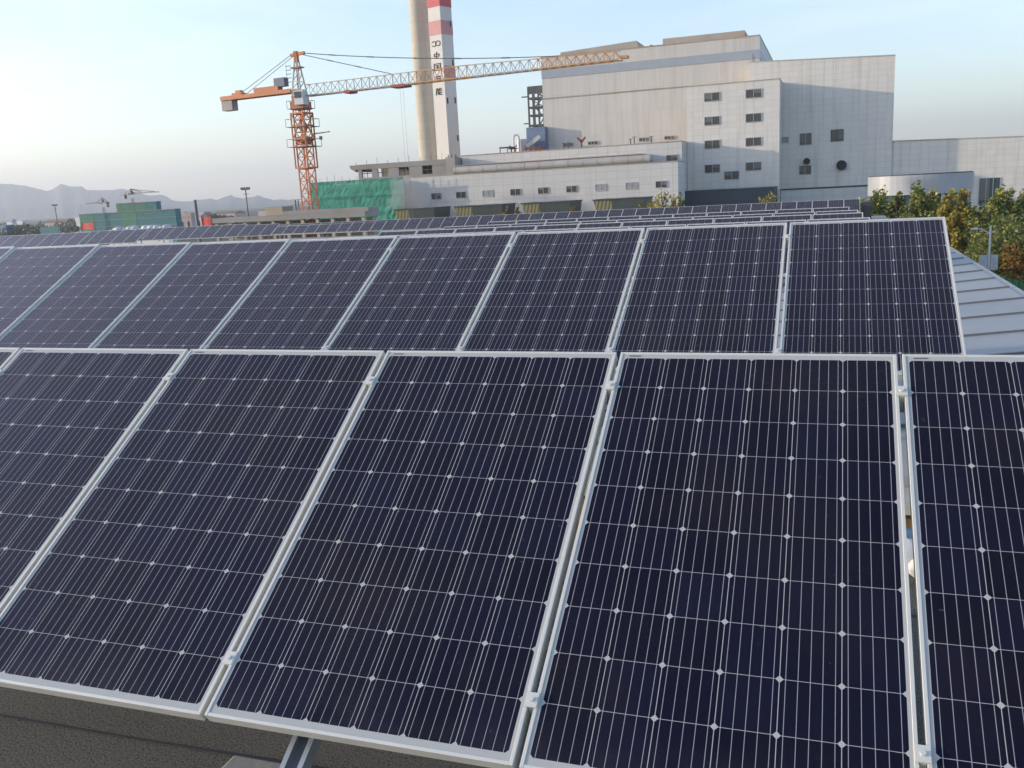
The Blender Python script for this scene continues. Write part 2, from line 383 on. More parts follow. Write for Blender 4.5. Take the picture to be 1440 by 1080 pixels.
for a in ys[1:-1]:
    rb.hexa([(XW,a-.022,zr(-14)-.01),(XE+.01,a-.022,zr(XE)-.01),(XE+.01,a+.022,zr(XE)-.01),(XW,a+.022,zr(-14)-.01)],
            [(XW,a-.012,zr(-14)+.02),(XE+.01,a-.012,zr(XE)+.02),(XE+.01,a+.012,zr(XE)+.02),(XW,a+.012,zr(-14)+.02)])
rb.build('standing_seam', 'rib', roof)
g = MB().hexa([(XE+.012,5.2,zr(XE)-.16),(XE+.1,5.2,zr(XE)-.16),(XE+.1,30.6,zr(XE)-.16),(XE+.012,30.6,zr(XE)-.16)],
              [(XE+.012,5.2,zr(XE)-.01),(XE+.1,5.2,zr(XE)+.0),(XE+.1,30.6,zr(XE)+.0),(XE+.012,30.6,zr(XE)-.01)])
g.build('eaves_trim', 'sheet', roof)
MB().box(-13.8, 2.0, 5.08, 5.22, ZF-.2, zr(-14)-.02 if False else ZR-.18).build('step_wall', 'brick', bl)
MB().box(-13.9, 2.05, 5.0, 5.24, ZR-.175, ZR-.1).build('parapet_cap', 'cap', bl)
MB().box(-13.6, 1.95, 5.3, 30.4, 0, ZR-1.9).build('wall', 'tan', bl)
MB().box(-13.7, 2.3, -3.8, 5.06, 0, ZF-.31).build('wall', 'tan', bl)

# ------------------------------------------------------------------ solar panels
def panel_meshes():
    r = bpy.data.objects.new('solar_panel', None); C.objects.link(r); r.empty_display_size = .2
    f = MB(); t, d, l = .0108, .038, .0028
    f.box(0, t, -PH, 0, -d, l); f.box(PW-t, PW, -PH, 0, -d, l)
    f.box(t, PW-t, -t, 0, -d, l-.0004); f.box(t, PW-t, -PH, -PH+t, -d, l-.0004)
    f.box(t, t+.02, -PH+t, -t, -d, -d+.002); f.box(PW-t-.02, PW-t, -PH+t, -t, -d, -d+.002)
    fr = f.build('frame', 'alu', r, (0,0,0)); fr.parent = r
    b = fr.modifiers.new('bevel','BEVEL'); b.width = .0012; b.segments = 1
    g = MB().box(t-.001, PW-t+.001, -PH+t-.001, -t+.001, -.006, 0).build('cell_laminate', 'cells', r, (0,0,0))
    j = MB().box(PW/2-.06, PW/2+.06, -.2, -.09, -.028, -.007).build('junction_box', 'tyre', r, (0,0,0))
    MB().box(.036, .082, -.0235, -.0175, .0005, .0012).build('serial_label', 'label', r, (0,0,0))
    return r
proto = panel_meshes(); first_used = False
def dup(src, parent=None):
    c = src.copy(); C.objects.link(c)
    if parent is not None: c.parent = parent
    for ch in src.children: dup(ch, c)
    return c
prng = random.Random(5)
def place_panel(x, y, z, tilt, label, group, jitter=.0015, slope=0.):
    global first_used
    o = proto if not first_used else dup(proto); first_used = True
    o.name = 'solar_panel'
    o.location = (x, y, z); o.rotation_euler = (tilt+prng.uniform(-jitter,jitter), -math.atan(slope)+prng.uniform(-jitter,jitter)*.6, 0)
    tag(o, label, 'solar panel', group)
    return o
def rack(label, x0, x1, y, z, tilt, n_raft, gaps, zroof, detail):
    """two rails under the frames, rafters, posts and a clamp in every joint"""
    t = thing('mounting_rack', label, 'mounting rack', ((x0+x1)/2, y, zroof(x0)), 'racks under the solar rows')
    def P(x, v, n): return Vector((x, y-v*math.cos(tilt)-n*math.sin(tilt), z-v*math.sin(tilt)+n*math.cos(tilt)))
    for v in (.19, 1.46):
        MB().bar(P(x0+.03, v, -.062), P(x1-.03, v, -.062), .042, .042).build('rail', 'galv', t)
    for k in range(n_raft):
        x = x0+.55+(x1-x0-1.1)*k/(n_raft-1)
        MB().bar(P(x, .08, -.11), P(x, 1.6, -.11), .05, .05).build('rafter', 'galv', t)
        for v in (.3, 1.05):
            q = P(x, v, -.14); zz = zroof(x)
            MB().bar((q.x, q.y, zz+.06), (q.x, q.y, q.z), .05, .05).build('post', 'galv', t)
    if detail:
        for x in gaps:
            for v in (.19, 1.46):
                m = MB(); a = P(x, v, .0055)
                ux = Vector((1,0,0)); uv = Vector((0,-math.cos(tilt),-math.sin(tilt))); un = Vector((0,-math.sin(tilt),math.cos(tilt)))
                def bx(hu, hv, n0, n1):
                    c = [a+ux*su*hu+uv*sv*hv for su,sv in ((-1,1),(1,1),(1,-1),(-1,-1))]
                    m.hexa([p+un*n0 for p in c], [p+un*n1 for p in c])
                bx(.018, .022, -.001, .0035); bx(.0075, .021, -.05, -.0012); m.tube(a+un*.0036, a+un*.0095, .0075, n=6)
                m.build('clamp', 'alu', t)
    return t
# the nearest row
T1, T2 = .558, .4909
R1 = dict(x=-.7607+.0, y=3.441, z=EYE-.6384, p=1.0102)
lab1 = {5:'large solar panel at the right edge of the photo, cut off, nearest row',
        4:'large solar panel of the nearest row, complete top edge, second from the right edge',
        3:'large solar panel at the centre of the nearest row, its bottom right corner in view',
        2:'large solar panel of the nearest row left of centre, bottom right corner above bare felt',
        1:'large solar panel of the nearest row, running out of the photo at left',
        0:'solar panel of the nearest row, only its top right corner shows at the left edge',
        6:'solar panel ending the nearest row, just outside the right edge'}
N0 = 4
for i in (0,1,2,3,4,5):
    u = i-4
    place_panel(R1['x']+u*R1['p'], R1['y'], R1['z']+.0002*u+.0001*u*u, T1, lab1[i], 'panels of the nearest row')
rack1 = rack('galvanised rack of rails and clamps carrying the nearest row of panels', R1['x']-4*R1['p'], R1['x']+2*R1['p']-.02, R1['y'], R1['z'], T1, 5,
     [R1['x']+u*R1['p']-.0091 for u in (-3,-2,-1,0,1)], lambda x: ZF, True)
def tail():
    # one open rafter runs on below the panels, parallel to the slope
    un = Vector((0,-math.sin(T1),math.cos(T1))); p0 = Vector((0, R1['y'], R1['z']))-un*.085
    q = ray(416, 1062); o = Vector((0,0,EYE)); k = (p0-o).dot(un)/q.dot(un); x = (o+q*k).x
    ux = Vector((1,0,0)); uv = Vector((0,-math.cos(T1),-math.sin(T1)))
    m = MB()
    def bx(a0, a1, n0, n1, v0=.1, v1=2.15):
        c = [p0+ux*(x+a)+uv*v for a, v in ((a0,v0),(a1,v0),(a1,v1),(a0,v1))]
        m.hexa([p+un*n0 for p in c][::-1], [p+un*n1 for p in c][::-1])
    bx(-.036,.036,-.05,-.046); bx(-.036,-.031,-.046,.0); bx(.031,.036,-.046,.0); bx(-.031,-.02,-.004,.0); bx(.02,.031,-.004,.0)
    m.build('open_rafter', 'galv', rack1); return x
xt = tail()
q = ray(393, 1077); q *= (ZF+.09-EYE)/q.z
o = MB().box(q.x-.2, q.x+.03, q.y-.25, q.y+.02, ZF+.002, ZF+.09).build('ballast_block', 'concrete', loc=(q.x-.1, q.y-.1, ZF), bevel=.01)
tag(o, 'pale concrete block at the bottom edge beside the open rafter end', 'concrete block')
# the second row
R2 = dict(x=-.266, y=6.7893, z=EYE-.322, p=1.0118)
names2 = {7:'last panel at the right end of the second row, beside the grey metal roof'}
for i in range(-2, 8):
    u = i-7; n = 8-i
    lb = names2.get(i, 'solar panel of the second row, %s from its right end' % ordw(n))
    place_panel(R2['x']+u*R2['p'], R2['y'], R2['z']+.0011*(u+.5)**2*.8, T2, lb, 'panels of the second row')
rack('galvanised rack carrying the second row of panels above the metal roof', R2['x']-9*R2['p'], R2['x']+.992, R2['y'], R2['z'], T2, 6,
     [R2['x']+u*R2['p']-.0099 for u in range(-8, 1)], zr, True)
# rows three to six: only their upper edges rise above the second row
for rn, xr, y, z, n in ((3,.626,16.50,-.742,10),(4,.64,20.50,-.816,11),(5,.648,24.50,-.911,11),(6,.514,28.45,-.958,11)):
    x0 = xr-.992
    for k in range(n):
        place_panel(x0-k*1.012, y, EYE+z, .49, 'solar panel of the %s row, %s from its right end' % (ordw(rn), ordw(k+1)), 'panels of the %s row' % ordw(rn), .003)
    rack('galvanised rack carrying the %s row of panels' % ordw(rn), xr-n*1.012+.02, xr, y, EYE+z, .49, 5, [], zr, False)

# ------------------------------------------------------------------ the farther roof with its long row
ZB = EYE-3.15
fb = thing('flat_roof_building', 'long low flat-roofed building under the farthest solar row', 'building', (-35, 55, 0))
MB().box(-95, 3.5, 40.5, 72, 0, ZB-.2).build('wall', 'tan', fb)
MB().box(-95.2, 3.7, 40.3, 72.2, ZB-.2, ZB).build('roof', 'raw', fb)
Z7 = EYE-1.75
for k in range(45):
    place_panel(.863-k*1.012, 66.86+.0058*k, Z7, .5, 'small solar panel of the farthest row, %s from its right end' % ordw(k+1), 'panels of the farthest row', .004)
rack('rack carrying the long farthest row of panels', .863-44*1.012, .863+.99, 66.98, Z7, .5, 12, [], lambda x: ZB, False)
cb = MB().box(1.95, 2.6, 66.3, 66.9, ZB, Z7-.2).build('electrical_cabinet', 'dark', loc=(2.3, 66.5, ZB)); tag(cb, 'dark grey cabinet at the right end of the farthest row', 'cabinet')
# four short tables of panels at the left, each standing further back than the one before
tabs = (('first', 43.5, (0,-60), 133, 331.7, 326.3), ('second', 50.5, None, 0,0,0))
def table(nm, y, x_first, n, z, dz=0):
    for k in range(n):
        place_panel(x_first+k*1.012, y, z, .5, 'solar panel of the %s left-hand table, %s from its left end' % (nm, ordw(k+1)), 'panels of the %s left-hand table' % nm, .004)
    rack('rack carrying the %s left-hand table of panels' % nm, x_first, x_first+n*1.012-.02, y, z, .5, 4, [], lambda x: ZB, False)
a = at(128, 326, 43.5); table('nearest', 43.5, a.x-11*1.012, 11, EYE-1.08)
a = at(140, 325, 49.5); table('short', 49.5, a.x-2*1.012, 6, EYE-1.19)
a = at(199, 321, 55.0); table('long', 55.0, a.x-1.012, 10, EYE-1.30)
a = at(346, 316.5, 61.0); table('last', 61.0, a.x-1.012, 4, EYE-1.52)

# ------------------------------------------------------------------ power plant
wrng = random.Random(9)
MAT['blind'] = plain('grey_blind', (.16, .155, .14), .7, 0, .25, 1.3)
def window(par, x, z, wd, ht, y, fr='frame', gl='glass', split=1, name='window'):
    f = MB(); e = .09
    f.box(x-wd/2-e, x+wd/2+e, y-.1, y, z-ht/2-e, z-ht/2); f.box(x-wd/2-e, x+wd/2+e, y-.1, y, z+ht/2, z+ht/2+e)
    f.box(x-wd/2-e, x-wd/2, y-.1, y, z-ht/2, z+ht/2); f.box(x+wd/2, x+wd/2+e, y-.1, y, z-ht/2, z+ht/2)
    for k in range(1, split+1):
        if split: xx = x-wd/2+wd*k/(split+1); f.box(xx-.04, xx+.04, y-.09, y-.02, z-ht/2, z+ht/2)
    o = f.build(name, fr, par)
    if gl == 'louvre':
        g_ = MB()
        n = 5
        for k in range(n):
            zz = z-ht/2+ht*k/n; g_.hexa([(x-wd/2, y-.07, zz),(x+wd/2, y-.07, zz),(x+wd/2, y-.015, zz+.02),(x-wd/2, y-.015, zz+.02)],
                                       [(x-wd/2, y-.02, zz+ht/n*.9),(x+wd/2, y-.02, zz+ht/n*.9),(x+wd/2, y-.01, zz+ht/n),(x-wd/2, y-.01, zz+ht/n)])
        g_.build('louvre', 'louvre', o)
    else:
        MB().box(x-wd/2, x+wd/2, y-.03, y-.008, z-ht/2, z+ht/2).build('pane', gl, o)
        if wrng.random() < .55 and wd > 1.5:             # a drawn blind or an open sash behind part of the glass
            xa = x-wd/2 if wrng.random() < .5 else x; dz = ht*wrng.uniform(.35, .9)
            MB().box(xa+.05, xa+wd/2-.05, y-.045, y-.031, z+ht/2-dz, z+ht/2).build('blind', 'blind', o)
    return o
pp = thing('boiler_house', 'tall windowless off-white block with blue-grey stripe near its top, biggest of the power plant', 'building', (-35, 205, 0))
MB().box(-55.9, -13.1, 186, 228, 0, 36.9).build('wall', 'main', pp)
MB().box(-55.95, -13.02, 185.9, 228, 32.9, 34.5).build('stripe', 'stripe', pp)
MB().box(-56, -26.7, 185.85, 186-.01, 28.9, 29.1).build('joint_strip', 'roofgrime', pp)
MB().box(-55.95, -13.05, 185.92, 228.05, 36.9, 37.12).build('parapet_cap', 'roofgrime', pp)
m = MB(); m.add([(-55.7,200,36.9),(-38.0,200,36.9),(-39.1,200,40.4),(-55.7,200,39.6),(-55.7,222,36.9),(-38.0,222,36.9),(-39.1,222,40.4),(-55.7,222,39.6)],
      [(0,1,2,3),(7,6,5,4),(1,5,6,2),(0,3,7,4),(3,2,6,7)]); m.build('roof_monitor', 'roofgrime', pp)
MB().box(-33.6, -17, 200, 222, 36.9, 40.2).build('roof_monitor', 'roofgrime', pp)
MB().tube((-34.6,192,36.9),(-34.6,192,38.1),.25).build('roof_vent', 'dark', pp)
for x, z in ((-48.9,19.5),(-43.3,19.5),(-31.9,19.5),(-26.4,19.5)):
    x_ = x*186/172; x_ = {-48.9:at(799.6,211,186).x,-43.3:at(834,209,186).x,-31.9:at(906,204,186).x,-26.4:at(941.7,202,186).x}[x]
    window(pp, x_, 19.6, 1.9, .55, 185.9, 'frame', 'glass', 2, 'vent_window')
blk = thing('stair_block', 'off-white block with two columns of four windows, standing before the boiler house', 'building', (-16.7, 176, 0))
MB().box(-24.8, -8.7, 172, 180-.05, 0, 27.5).build('wall', 'wing', blk)
MB().box(-24.85, -8.65, 171.94, 179.9, 27.5, 27.66).build('parapet_cap', 'roofgrime', blk)
for z in (25.45, 21.35, 17.25, 13.0):
    for x in (-20.3, -13.1): window(blk, x, z, 2.6, 1.35, 172, 'frame', 'glass', 1)
window(blk, -16.9, 11.65, 2.5, 1.35, 172, 'frame', 'glass', 1)
wg = thing('wing_building', 'plain off-white wing with two round fans and three square windows, right of the stair block', 'building', (-2, 190, 0))
m = MB(); m.hexa([(-14.4,180,0),(10.2,180,0),(10.2,205,0),(-14.4,205,0)], [(-14.4,180,31.6),(10.2,180,30.5),(10.2,205,30.5),(-14.4,205,31.6)]); m.build('wall', 'wing', wg)
m = MB(); m.hexa([(-14.45,179.93,31.6),(10.25,179.93,30.5),(10.25,205,30.5),(-14.45,205,31.6)], [(-14.45,179.93,31.78),(10.25,179.93,30.68),(10.25,205,30.68),(-14.45,205,31.78)]); m.build('parapet_cap', 'frame', wg)
window(wg, -4.5, 17.4, 2.0, 2.0, 180, 'frame', 'glass', 1); window(wg, .9, 17.7, 2.0, 1.9, 180, 'dark', 'glass', 1)
window(wg, -4.5, 11.9, 2.0, 1.5, 180, 'frame', 'glass', 1); window(wg, -8.1, 17.5, 1.1, .9, 180, 'louvre', 'louvre', 0)
for x, z, r_ in ((-4.25, 13.45, .52), (1.75, 12.4, .78)):
    fo = MB().tube((x,179.98,z),(x,179.25,z), r_*1.12, n=20, cap=False).tube((x,179.99,z),(x,179.9,z), r_*1.12, n=20)
    f_ = fo.build('exhaust_fan', 'dark', wg)
    bl_ = MB()
    for k in range(5):
        a_ = k*1.2566; bl_.bar((x,179.6,z),(x+r_*math.cos(a_),179.6,z+r_*math.sin(a_)), .28, .05)
    bl_.build('fan_blade', 'dark', f_)
MB().tube((-13.9,181,31.7),(-13.9,181,33.2),.06).tube((-13.6,181,31.7),(-13.6,181,32.6),.05).build('mast', 'dark', wg)
ex = thing('long_hall', 'long plain off-white hall reaching out of the photo at right', 'building', (35, 190, 0))
m = MB(); m.hexa([(10.25,180.3,0),(75,180.3,0),(75,215,0),(10.25,215,0)], [(10.25,180.3,16.0),(75,180.3,14.2),(75,215,14.2),(10.25,215,16.0)]); m.build('wall', 'wing', ex)
m = MB(); m.hexa([(10.27,180.2,16.0),(75,180.2,14.2),(75,215,14.2),(10.27,215,16.0)], [(10.27,180.2,16.18),(75,180.2,14.38),(75,215,14.38),(10.27,215,16.18)]); m.build('parapet_cap', 'frame', ex)
dd = at(1391, 271, 180.3); window(ex, dd.x, 6.6, 3.2, 4.4, 180.3, 'frame', 'teal_glass', 2, 'glass_door')
an = thing('low_annex', 'low white annex at the foot of the fan wing', 'building', (-1, 178, 0))
MB().box(-8.6, 6.6, 176, 179.9, 0, 8.5).build('wall', 'low', an); MB().box(-8.65, 6.65, 175.9, 179.9, 8.5, 8.72).build('roof_edge', 'dark', an)
dk = thing('dark_shed', 'dark blue-grey sheeted shed below the stair block windows', 'shed', (-16, 165, 0))
MB().box(-24.4, -8.9, 160, 171, 0, 9.2).build('wall', 'darkclad', dk); MB().box(-24.5, -8.8, 159.9, 171, 9.2, 9.35).build('roof', 'dark', dk)
# entrance hall with a bowed silver fascia over teal glazing
en = thing('entrance_hall', 'low entrance hall with bowed silver fascia above teal glazing, behind the tree row', 'building', (13, 155, 0))
def bow(off):
    pts = []
    for k in range(25):
        a_ = math.pi*(1-k/24); pts.append((12.9+(7.45+off)*math.cos(a_), 155.5-(5.6+off)*math.sin(a_)*(1 if k < 12 else .8+.2*math.sin(a_))))
    return pts
MB().prism(bow(0), 7.3, 10.15).build('fascia', 'silver', en)
MB().prism(bow(-.15), 10.15, 10.3).build('roof', 'dark', en)
MB().prism(bow(-.5), 0, 7.29).build('glazing', 'teal_glass', en)
m = MB()
for k, (x, y) in enumerate(bow(-.44)):
    if k % 3 == 0: m.box(x-.14, x+.14, y-.14, y+.1, 0, 7.29)
m.build('mullion', 'frame', en)
# turbine hall in front, with nine small windows
lo = thing('turbine_hall', 'long low off-white hall with nine small windows in one line', 'building', (-47, 153, 0))
MB().box(-70, -23.1, 150, 157, 0, 14.15).build('wall', 'low', lo)
MB().box(-70.05, -23.05, 149.93, 157, 14.15, 14.3).build('parapet_cap', 'roofgrime', lo)
for k, x in enumerate((613.6, 648.5, 686, 725, 764, 804, 845, 888, 930)):
    p_ = at(x, 276-.0535*(x-613.6), 150)
    pale = k in (2, 7)
    window(lo, p_.x, 10.75, 1.75, .95, 150, 'frame', 'louvre' if pale or k == 6 else 'glass', 1)
tb = thing('roof_tier', 'set-back off-white upper storey carrying a long horizontal duct', 'building', (-47, 165, 0))
MB().box(-66.5, -24.85, 166, 185.8, 0, 17.9).build('wall', 'low', tb)
MB().box(-66.6, -24.86, 165.9, 185.8, 17.9, 18.05).build('roof_edge', 'roofgrime', tb)
p_ = at(945, 222, 166); window(tb, p_.x, p_.z, 1.9, .95, 166, 'frame', 'glass', 1)
du = MB().tube((-66.3,161.5,15.15),(-29.6,161.5,15.15),.78,n=24); du.tube((-29.6,161.5,15.15),(-29.2,161.5,15.15),.78,.55,n=24)
for k in range(14): du.tube((-66+k*2.7,161.5,15.15),(-65.85+k*2.7,161.5,15.15),.82,n=24)
du.build('roof_duct', 'duct', tb, smooth=False)
MB().box(-66.4, -31, 161.2, 165.9, 16.0, 16.15).build('canopy', 'roofgrime', tb)
m = MB()
for k in range(12): m.box(-66+k*3.2, -65.7+k*3.2, 161.2, 161.8, 13.9, 14.45)
m.build('duct_saddle', 'raw', tb)
# posts and pipes on that roof
def roofpost(x, y0, y1, red, label):
    b_ = at(x, y1, 166.3); t_ = at(x, y0, 166.3)
    m = MB().tube((b_.x,166.3,18.0),(b_.x,166.3,t_.z),.09)
    if red: m.bar((b_.x,166.3,t_.z-.5),(b_.x-.75,166.3,t_.z+.35),.3).bar((b_.x,166.3,t_.z-.5),(b_.x+.75,166.3,t_.z+.35),.3); m.tube((b_.x,166.3,18.0),(b_.x,166.3,t_.z-.3),.14)
    else: m.box(b_.x-.35,b_.x+.35,166.2,166.4,t_.z,t_.z+.08)
    tag(m.build('vent_post', 'rust' if red else 'dark', loc=(b_.x,166.3,18.0)), label, 'vent post')
roofpost(818, 196, 209, True, 'red Y-shaped vent post on the tier roof before the boiler house')
roofpost(793, 202, 210, False, 'short thin post on the tier roof left of the red vent')
roofpost(800, 201, 210, False, 'thin post just left of the red Y-shaped vent')
roofpost(887, 196, 206, False, 'left post of the close pair on the tier roof')
roofpost(892, 193, 206, False, 'right and taller post of the close pair on the tier roof')
roofpost(916, 192, 205, False, 'lone post on the tier roof near the right end')
# unfinished concrete storey at the left
uc = thing('unfinished_storey', 'raw concrete storey with open window holes above the green netting', 'building', (-79, 168, 0))
MB().box(-88.2, -68.9, 165, 176, 0, 15.0).build('wall', 'raw', uc)
xs_ = [at(x, 242, 165).x for x in (509, 523, 531, 546, 561, 576, 594, 608)]
m = MB(); e_ = [-88.2]+xs_+[-68.9]
for k in range(0, 10, 2): m.box(e_[k], e_[k+1], 165, 165.4, 15.0, 16.6)
m.box(-88.8, -68.9, 164.9, 165.4, 16.6, 17.55); m.build('window_piers', 'raw', uc)
MB().box(-88.2, -68.9, 175, 175.5, 15.0, 17.5).build('rear_wall', 'raw', uc); MB().box(-88.7, -68.95, 165.41, 175.5, 17.35, 17.52).build('roof_slab', 'raw', uc)
m = MB(); m.hexa([(-90,165.0,17.0),(-88.8,165,16.2),(-88.8,172,16.2),(-90,172,17.0)], [(-90,165,17.5),(-88.8,165,17.5),(-88.8,172,17.5),(-90,172,17.5)]); m.build('eaves_slab', 'raw', uc)
for k in range(0, 8, 2):
    xm = (xs_[k]+xs_[k+1])/2; m = MB().box(xs_[k], xs_[k+1], 165.1, 165.2, 15.75, 15.9); m.box(xm-.05, xm+.05, 165.1, 165.2, 15.0, 16.6)
    f_ = m.build('window', 'dark', uc)
MB().box(-68.6, -66.7, 163, 176, 0, 17.7).build('pier', 'concrete', uc)
m = MB(); 
for k in range(9): m.tube((-88.6+k*2.3,165.2,17.5),(-88.6+k*2.3,165.2,18.1+.3*(k%3)),.035,n=5)
m.build('rebar', 'rust', uc)
# scaffold wrapped in green netting
sn = thing('netted_scaffold', 'scaffold wrapped in bright green debris netting, beside the crane', 'scaffold', (-78, 148, 0))
rng = random.Random(11)
def sheet(x0, x1, y, z0, z1, nx, nz, amp):
    m = MB(); vs = []
    for j in range(nz+1):
        for i in range(nx+1):
            vs.append((x0+(x1-x0)*i/nx, y+rng.uniform(-amp,amp)-(.16 if j % 5 == 1 else 0), z0+(z1-z0)*j/nz+rng.uniform(-amp,amp)*.3))
    m.add(vs, [(j*(nx+1)+i, j*(nx+1)+i+1, (j+1)*(nx+1)+i+1, (j+1)*(nx+1)+i) for j in range(nz) for i in range(nx)]); return m
sheet(-88.4, -70, 147, 0, 14.3, 40, 26, .035).build('debris_net', 'net', sn)
m = MB(); vs = []
for j in range(13):
    for i in range(5): vs.append((-88.4+rng.uniform(-.15,.15), 147+i*2.2, 14.3*j/12))
m.add(vs, [(j*5+i, j*5+i+1, (j+1)*5+i+1, (j+1)*5+i) for j in range(12) for i in range(4)]); m.build('debris_net', 'net', sn)
m = MB()
for k in range(13):
    x = -88.2+k*1.5; m.tube((x,147.5,0),(x,147.5,14.6+.9*rng.random()),.04,n=5)
    m.tube((x,148.7,0),(x,148.7,14.4),.04,n=5)
for z in (2,3.8,5.6,7.4,9.2,11,12.8,14.2): m.tube((-88.4,147.5,z),(-70,147.5,z),.045,n=5)
m.build('scaffold_pole', 'galv', sn)
m = MB()
for z in (3.8,7.4,9.3,11.2,13.1): m.box(-88.3,-70,147.3,148.8,z-.2,z)
m.build('scaffold_deck', 'raw', sn)
MB().box(-87.8,-69.9,149,157,0,13.6).build('structure_behind', 'raw', sn)
m = sheet(-77, -69.2, 143.5, 0, 9.5, 14, 12, .1); m.build('debris_net', 'net', sn)

# cooling towers, flared, in front of the turbine hall
for (x0, x1, nm) in ((-68.9,-61.5,'leftmost'), (-57.9,-49.7,'second from left'), (-46.4,-38.3,'third from left'), (-34.7,-26.7,'rightmost')):
    t = thing('cooling_tower', 'flared slatted cooling cell with yellow left side, %s of four' % nm, 'cooling tower', ((x0+x1)/2, 142, 0), 'cooling cells before the turbine hall')
    k = (x1-x0)*.36; zt, zb = 8.85, 1.5; fl = 2.9
    def slab(xa, xb, ya, flare_l, flare_r, mt, nm2, y2=147):
        m = MB(); m.hexa([(xa+flare_l,ya+2.2,zb),(xb-flare_r,ya+2.2,zb),(xb-flare_r,y2,zb),(xa+flare_l,y2,zb)], [(xa,ya,zt),(xb,ya,zt),(xb,y2,zt),(xa,y2,zt)]); return m.build(nm2, mt, t)
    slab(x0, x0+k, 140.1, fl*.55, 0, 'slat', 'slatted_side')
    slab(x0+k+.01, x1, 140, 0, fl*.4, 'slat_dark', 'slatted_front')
    MB().box(x0-.15, x1+.15, 139.9, 147.1, zt, zt+.14).build('rim', 'dark', t)
    MB().box(x0+1.5, x1-1.2, 142.5, 146.8, 0, zb).build('base', 'raw', t)
    MB().tube(((x0+x1)/2,144.5,zt+.14),((x0+x1)/2,144.5,zt+.2),2.0,1.9,n=20).build('fan_ring', 'raw', t)

# chimneys
rc = thing('chimney', 'round ribbed concrete chimney stack, left of the square one', 'chimney', (-91, 206.0, 0))
def rnd_at(x, y): return at(x, y, 206.0)
pA0, pA1 = at(575.7, 0, 206.0), at(600.3, 0, 206.0); pB0, pB1 = at(588.2, 222, 206.0), at(611.2, 222, 206.0)
cA = (pA0+pA1)/2+Vector((.3,0,0)); cB = (pB0+pB1)/2+Vector((.3,0,0)); ra = (pA1-pA0).length/2*.94; rb_ = (pB1-pB0).length/2*.96
ext = lambda z: (cB.x+(cA.x-cB.x)*(z-cB.z)/(cA.z-cB.z))
xc = (cA.x+cB.x)/2
m = MB(); m.tube((xc,206.0,0),(xc,206.0,80),(rb_+ra)/2*1.1,(rb_+ra)/2*1.07,n=40,cap=True); m.build('shaft', 'stack', rc, smooth=False)
m = MB()
for k in range(6): m.tube((xc,206.0,14+k*12),(xc,206.0,14.35+k*12),(rb_+ra)/2*1.105,n=40,cap=False)
m.build('pour_joint', 'stack', rc)
MB().tube((xc,206.0,80),(xc,206.0,80.4),(rb_+ra)/2*.7,n=32).build('flue_mouth', 'dark', rc)
# square stack with bands and the plant's name
pC = at(617, 0, 199); pD = at(628.2, 222, 199)
sqx = (pC.x+pD.x)/2-.8; half = 3.76/2; ang = R(-20.7)
sq = thing('chimney', 'square white chimney with red bands and black Chinese lettering', 'chimney', (sqx, 199+half*1.3, 0))
cx, cy = sqx, 199+half*1.41
def rot2(a_, b_): return (cx+a_*math.cos(ang)-b_*math.sin(ang), cy+a_*math.sin(ang)+b_*math.cos(ang))
def ring(z0, z1, h0, h1, mt, nm):
    b_ = [rot2(sx*h0, sy*h0)+(z0,) for sx, sy in ((-1,-1),(1,-1),(1,1),(-1,1))]; t_ = [rot2(sx*h1, sy*h1)+(z1,) for sx, sy in ((-1,-1),(1,-1),(1,1),(-1,1))]
    return MB().hexa(b_, t_).build(nm, mt, sq)
zz = lambda y: at(628, y, 198.8).z
ring(0, 80, half*1.03, half*.97, 'chim_white', 'shaft')
for y0, y1, mt in ((6, -14, 'chim_red'), (46, 26, 'chim_pink'), (-34, -54, 'chim_red')):
    ring(zz(y0), zz(y1), half*1.0+.05, half*1.0+.05, mt, 'band')
# faded red band on the shaded face only
q0, q1 = zz(108), zz(91)
m = MB(); h = half+.06
m.hexa([rot2(h-.02,-h+.02)+(q0,), rot2(h+.01,-h+.02)+(q0,), rot2(h+.01,h-.02)+(q0,), rot2(h-.02,h-.02)+(q0,)], [rot2(h-.02,-h+.02)+(q1,), rot2(h+.01,-h+.02)+(q1,), rot2(h+.01,h-.02)+(q1,), rot2(h-.02,h-.02)+(q1,)]); m.build('band', 'chim_pink', sq)
GL = {
 'zhong': [((1.5,7),(8.5,7)),((1.5,3.6),(8.5,3.6)),((1.5,3.4),(1.5,7.2)),((8.5,3.4),(8.5,7.2)),((5,0),(5,10))],
 'guo': [((.6,9.4),(9.4,9.4)),((.6,.5),(9.4,.5)),((.6,.3),(.6,9.6)),((9.4,.3),(9.4,9.6)),((2.4,7.4),(7.6,7.4)),((2.7,5),(7.3,5)),((2.2,2.5),(7.8,2.5)),((5,2.5),(5,7.4)),((6.2,4.2),(7,3.3))],
 'jie': [((.5,8.4),(9.5,8.4)),((3.2,10),(3.2,7.2)),((6.8,10),(6.8,7.2)),((1.6,5.8),(8.2,5.8)),((8.2,5.8),(8.2,2.8)),((8.2,2.8),(6.9,3.0)),((4.5,5.8),(4.5,0))],
 'neng': [((3,10),(1,7.7)),((1,7.7),(4.6,7.9)),((3.9,8.8),(4.8,7.2)),((1.2,6.3),(4.6,6.3)),((1.2,6.3),(1.0,0)),((4.6,6.3),(4.6,.2)),((1.2,4.5),(4.6,4.5)),((1.2,2.7),(4.6,2.7)),
          ((6,10),(6,6.4)),((6,6.4),(9.3,6.4)),((9.3,6.4),(9.3,7.4)),((8.9,9.4),(6,7.9)),((6,5),(6,.6)),((6,.6),(9.3,.6)),((9.3,.6),(9.3,1.8)),((8.9,4.3),(6,2.8))]}
ring_l = []
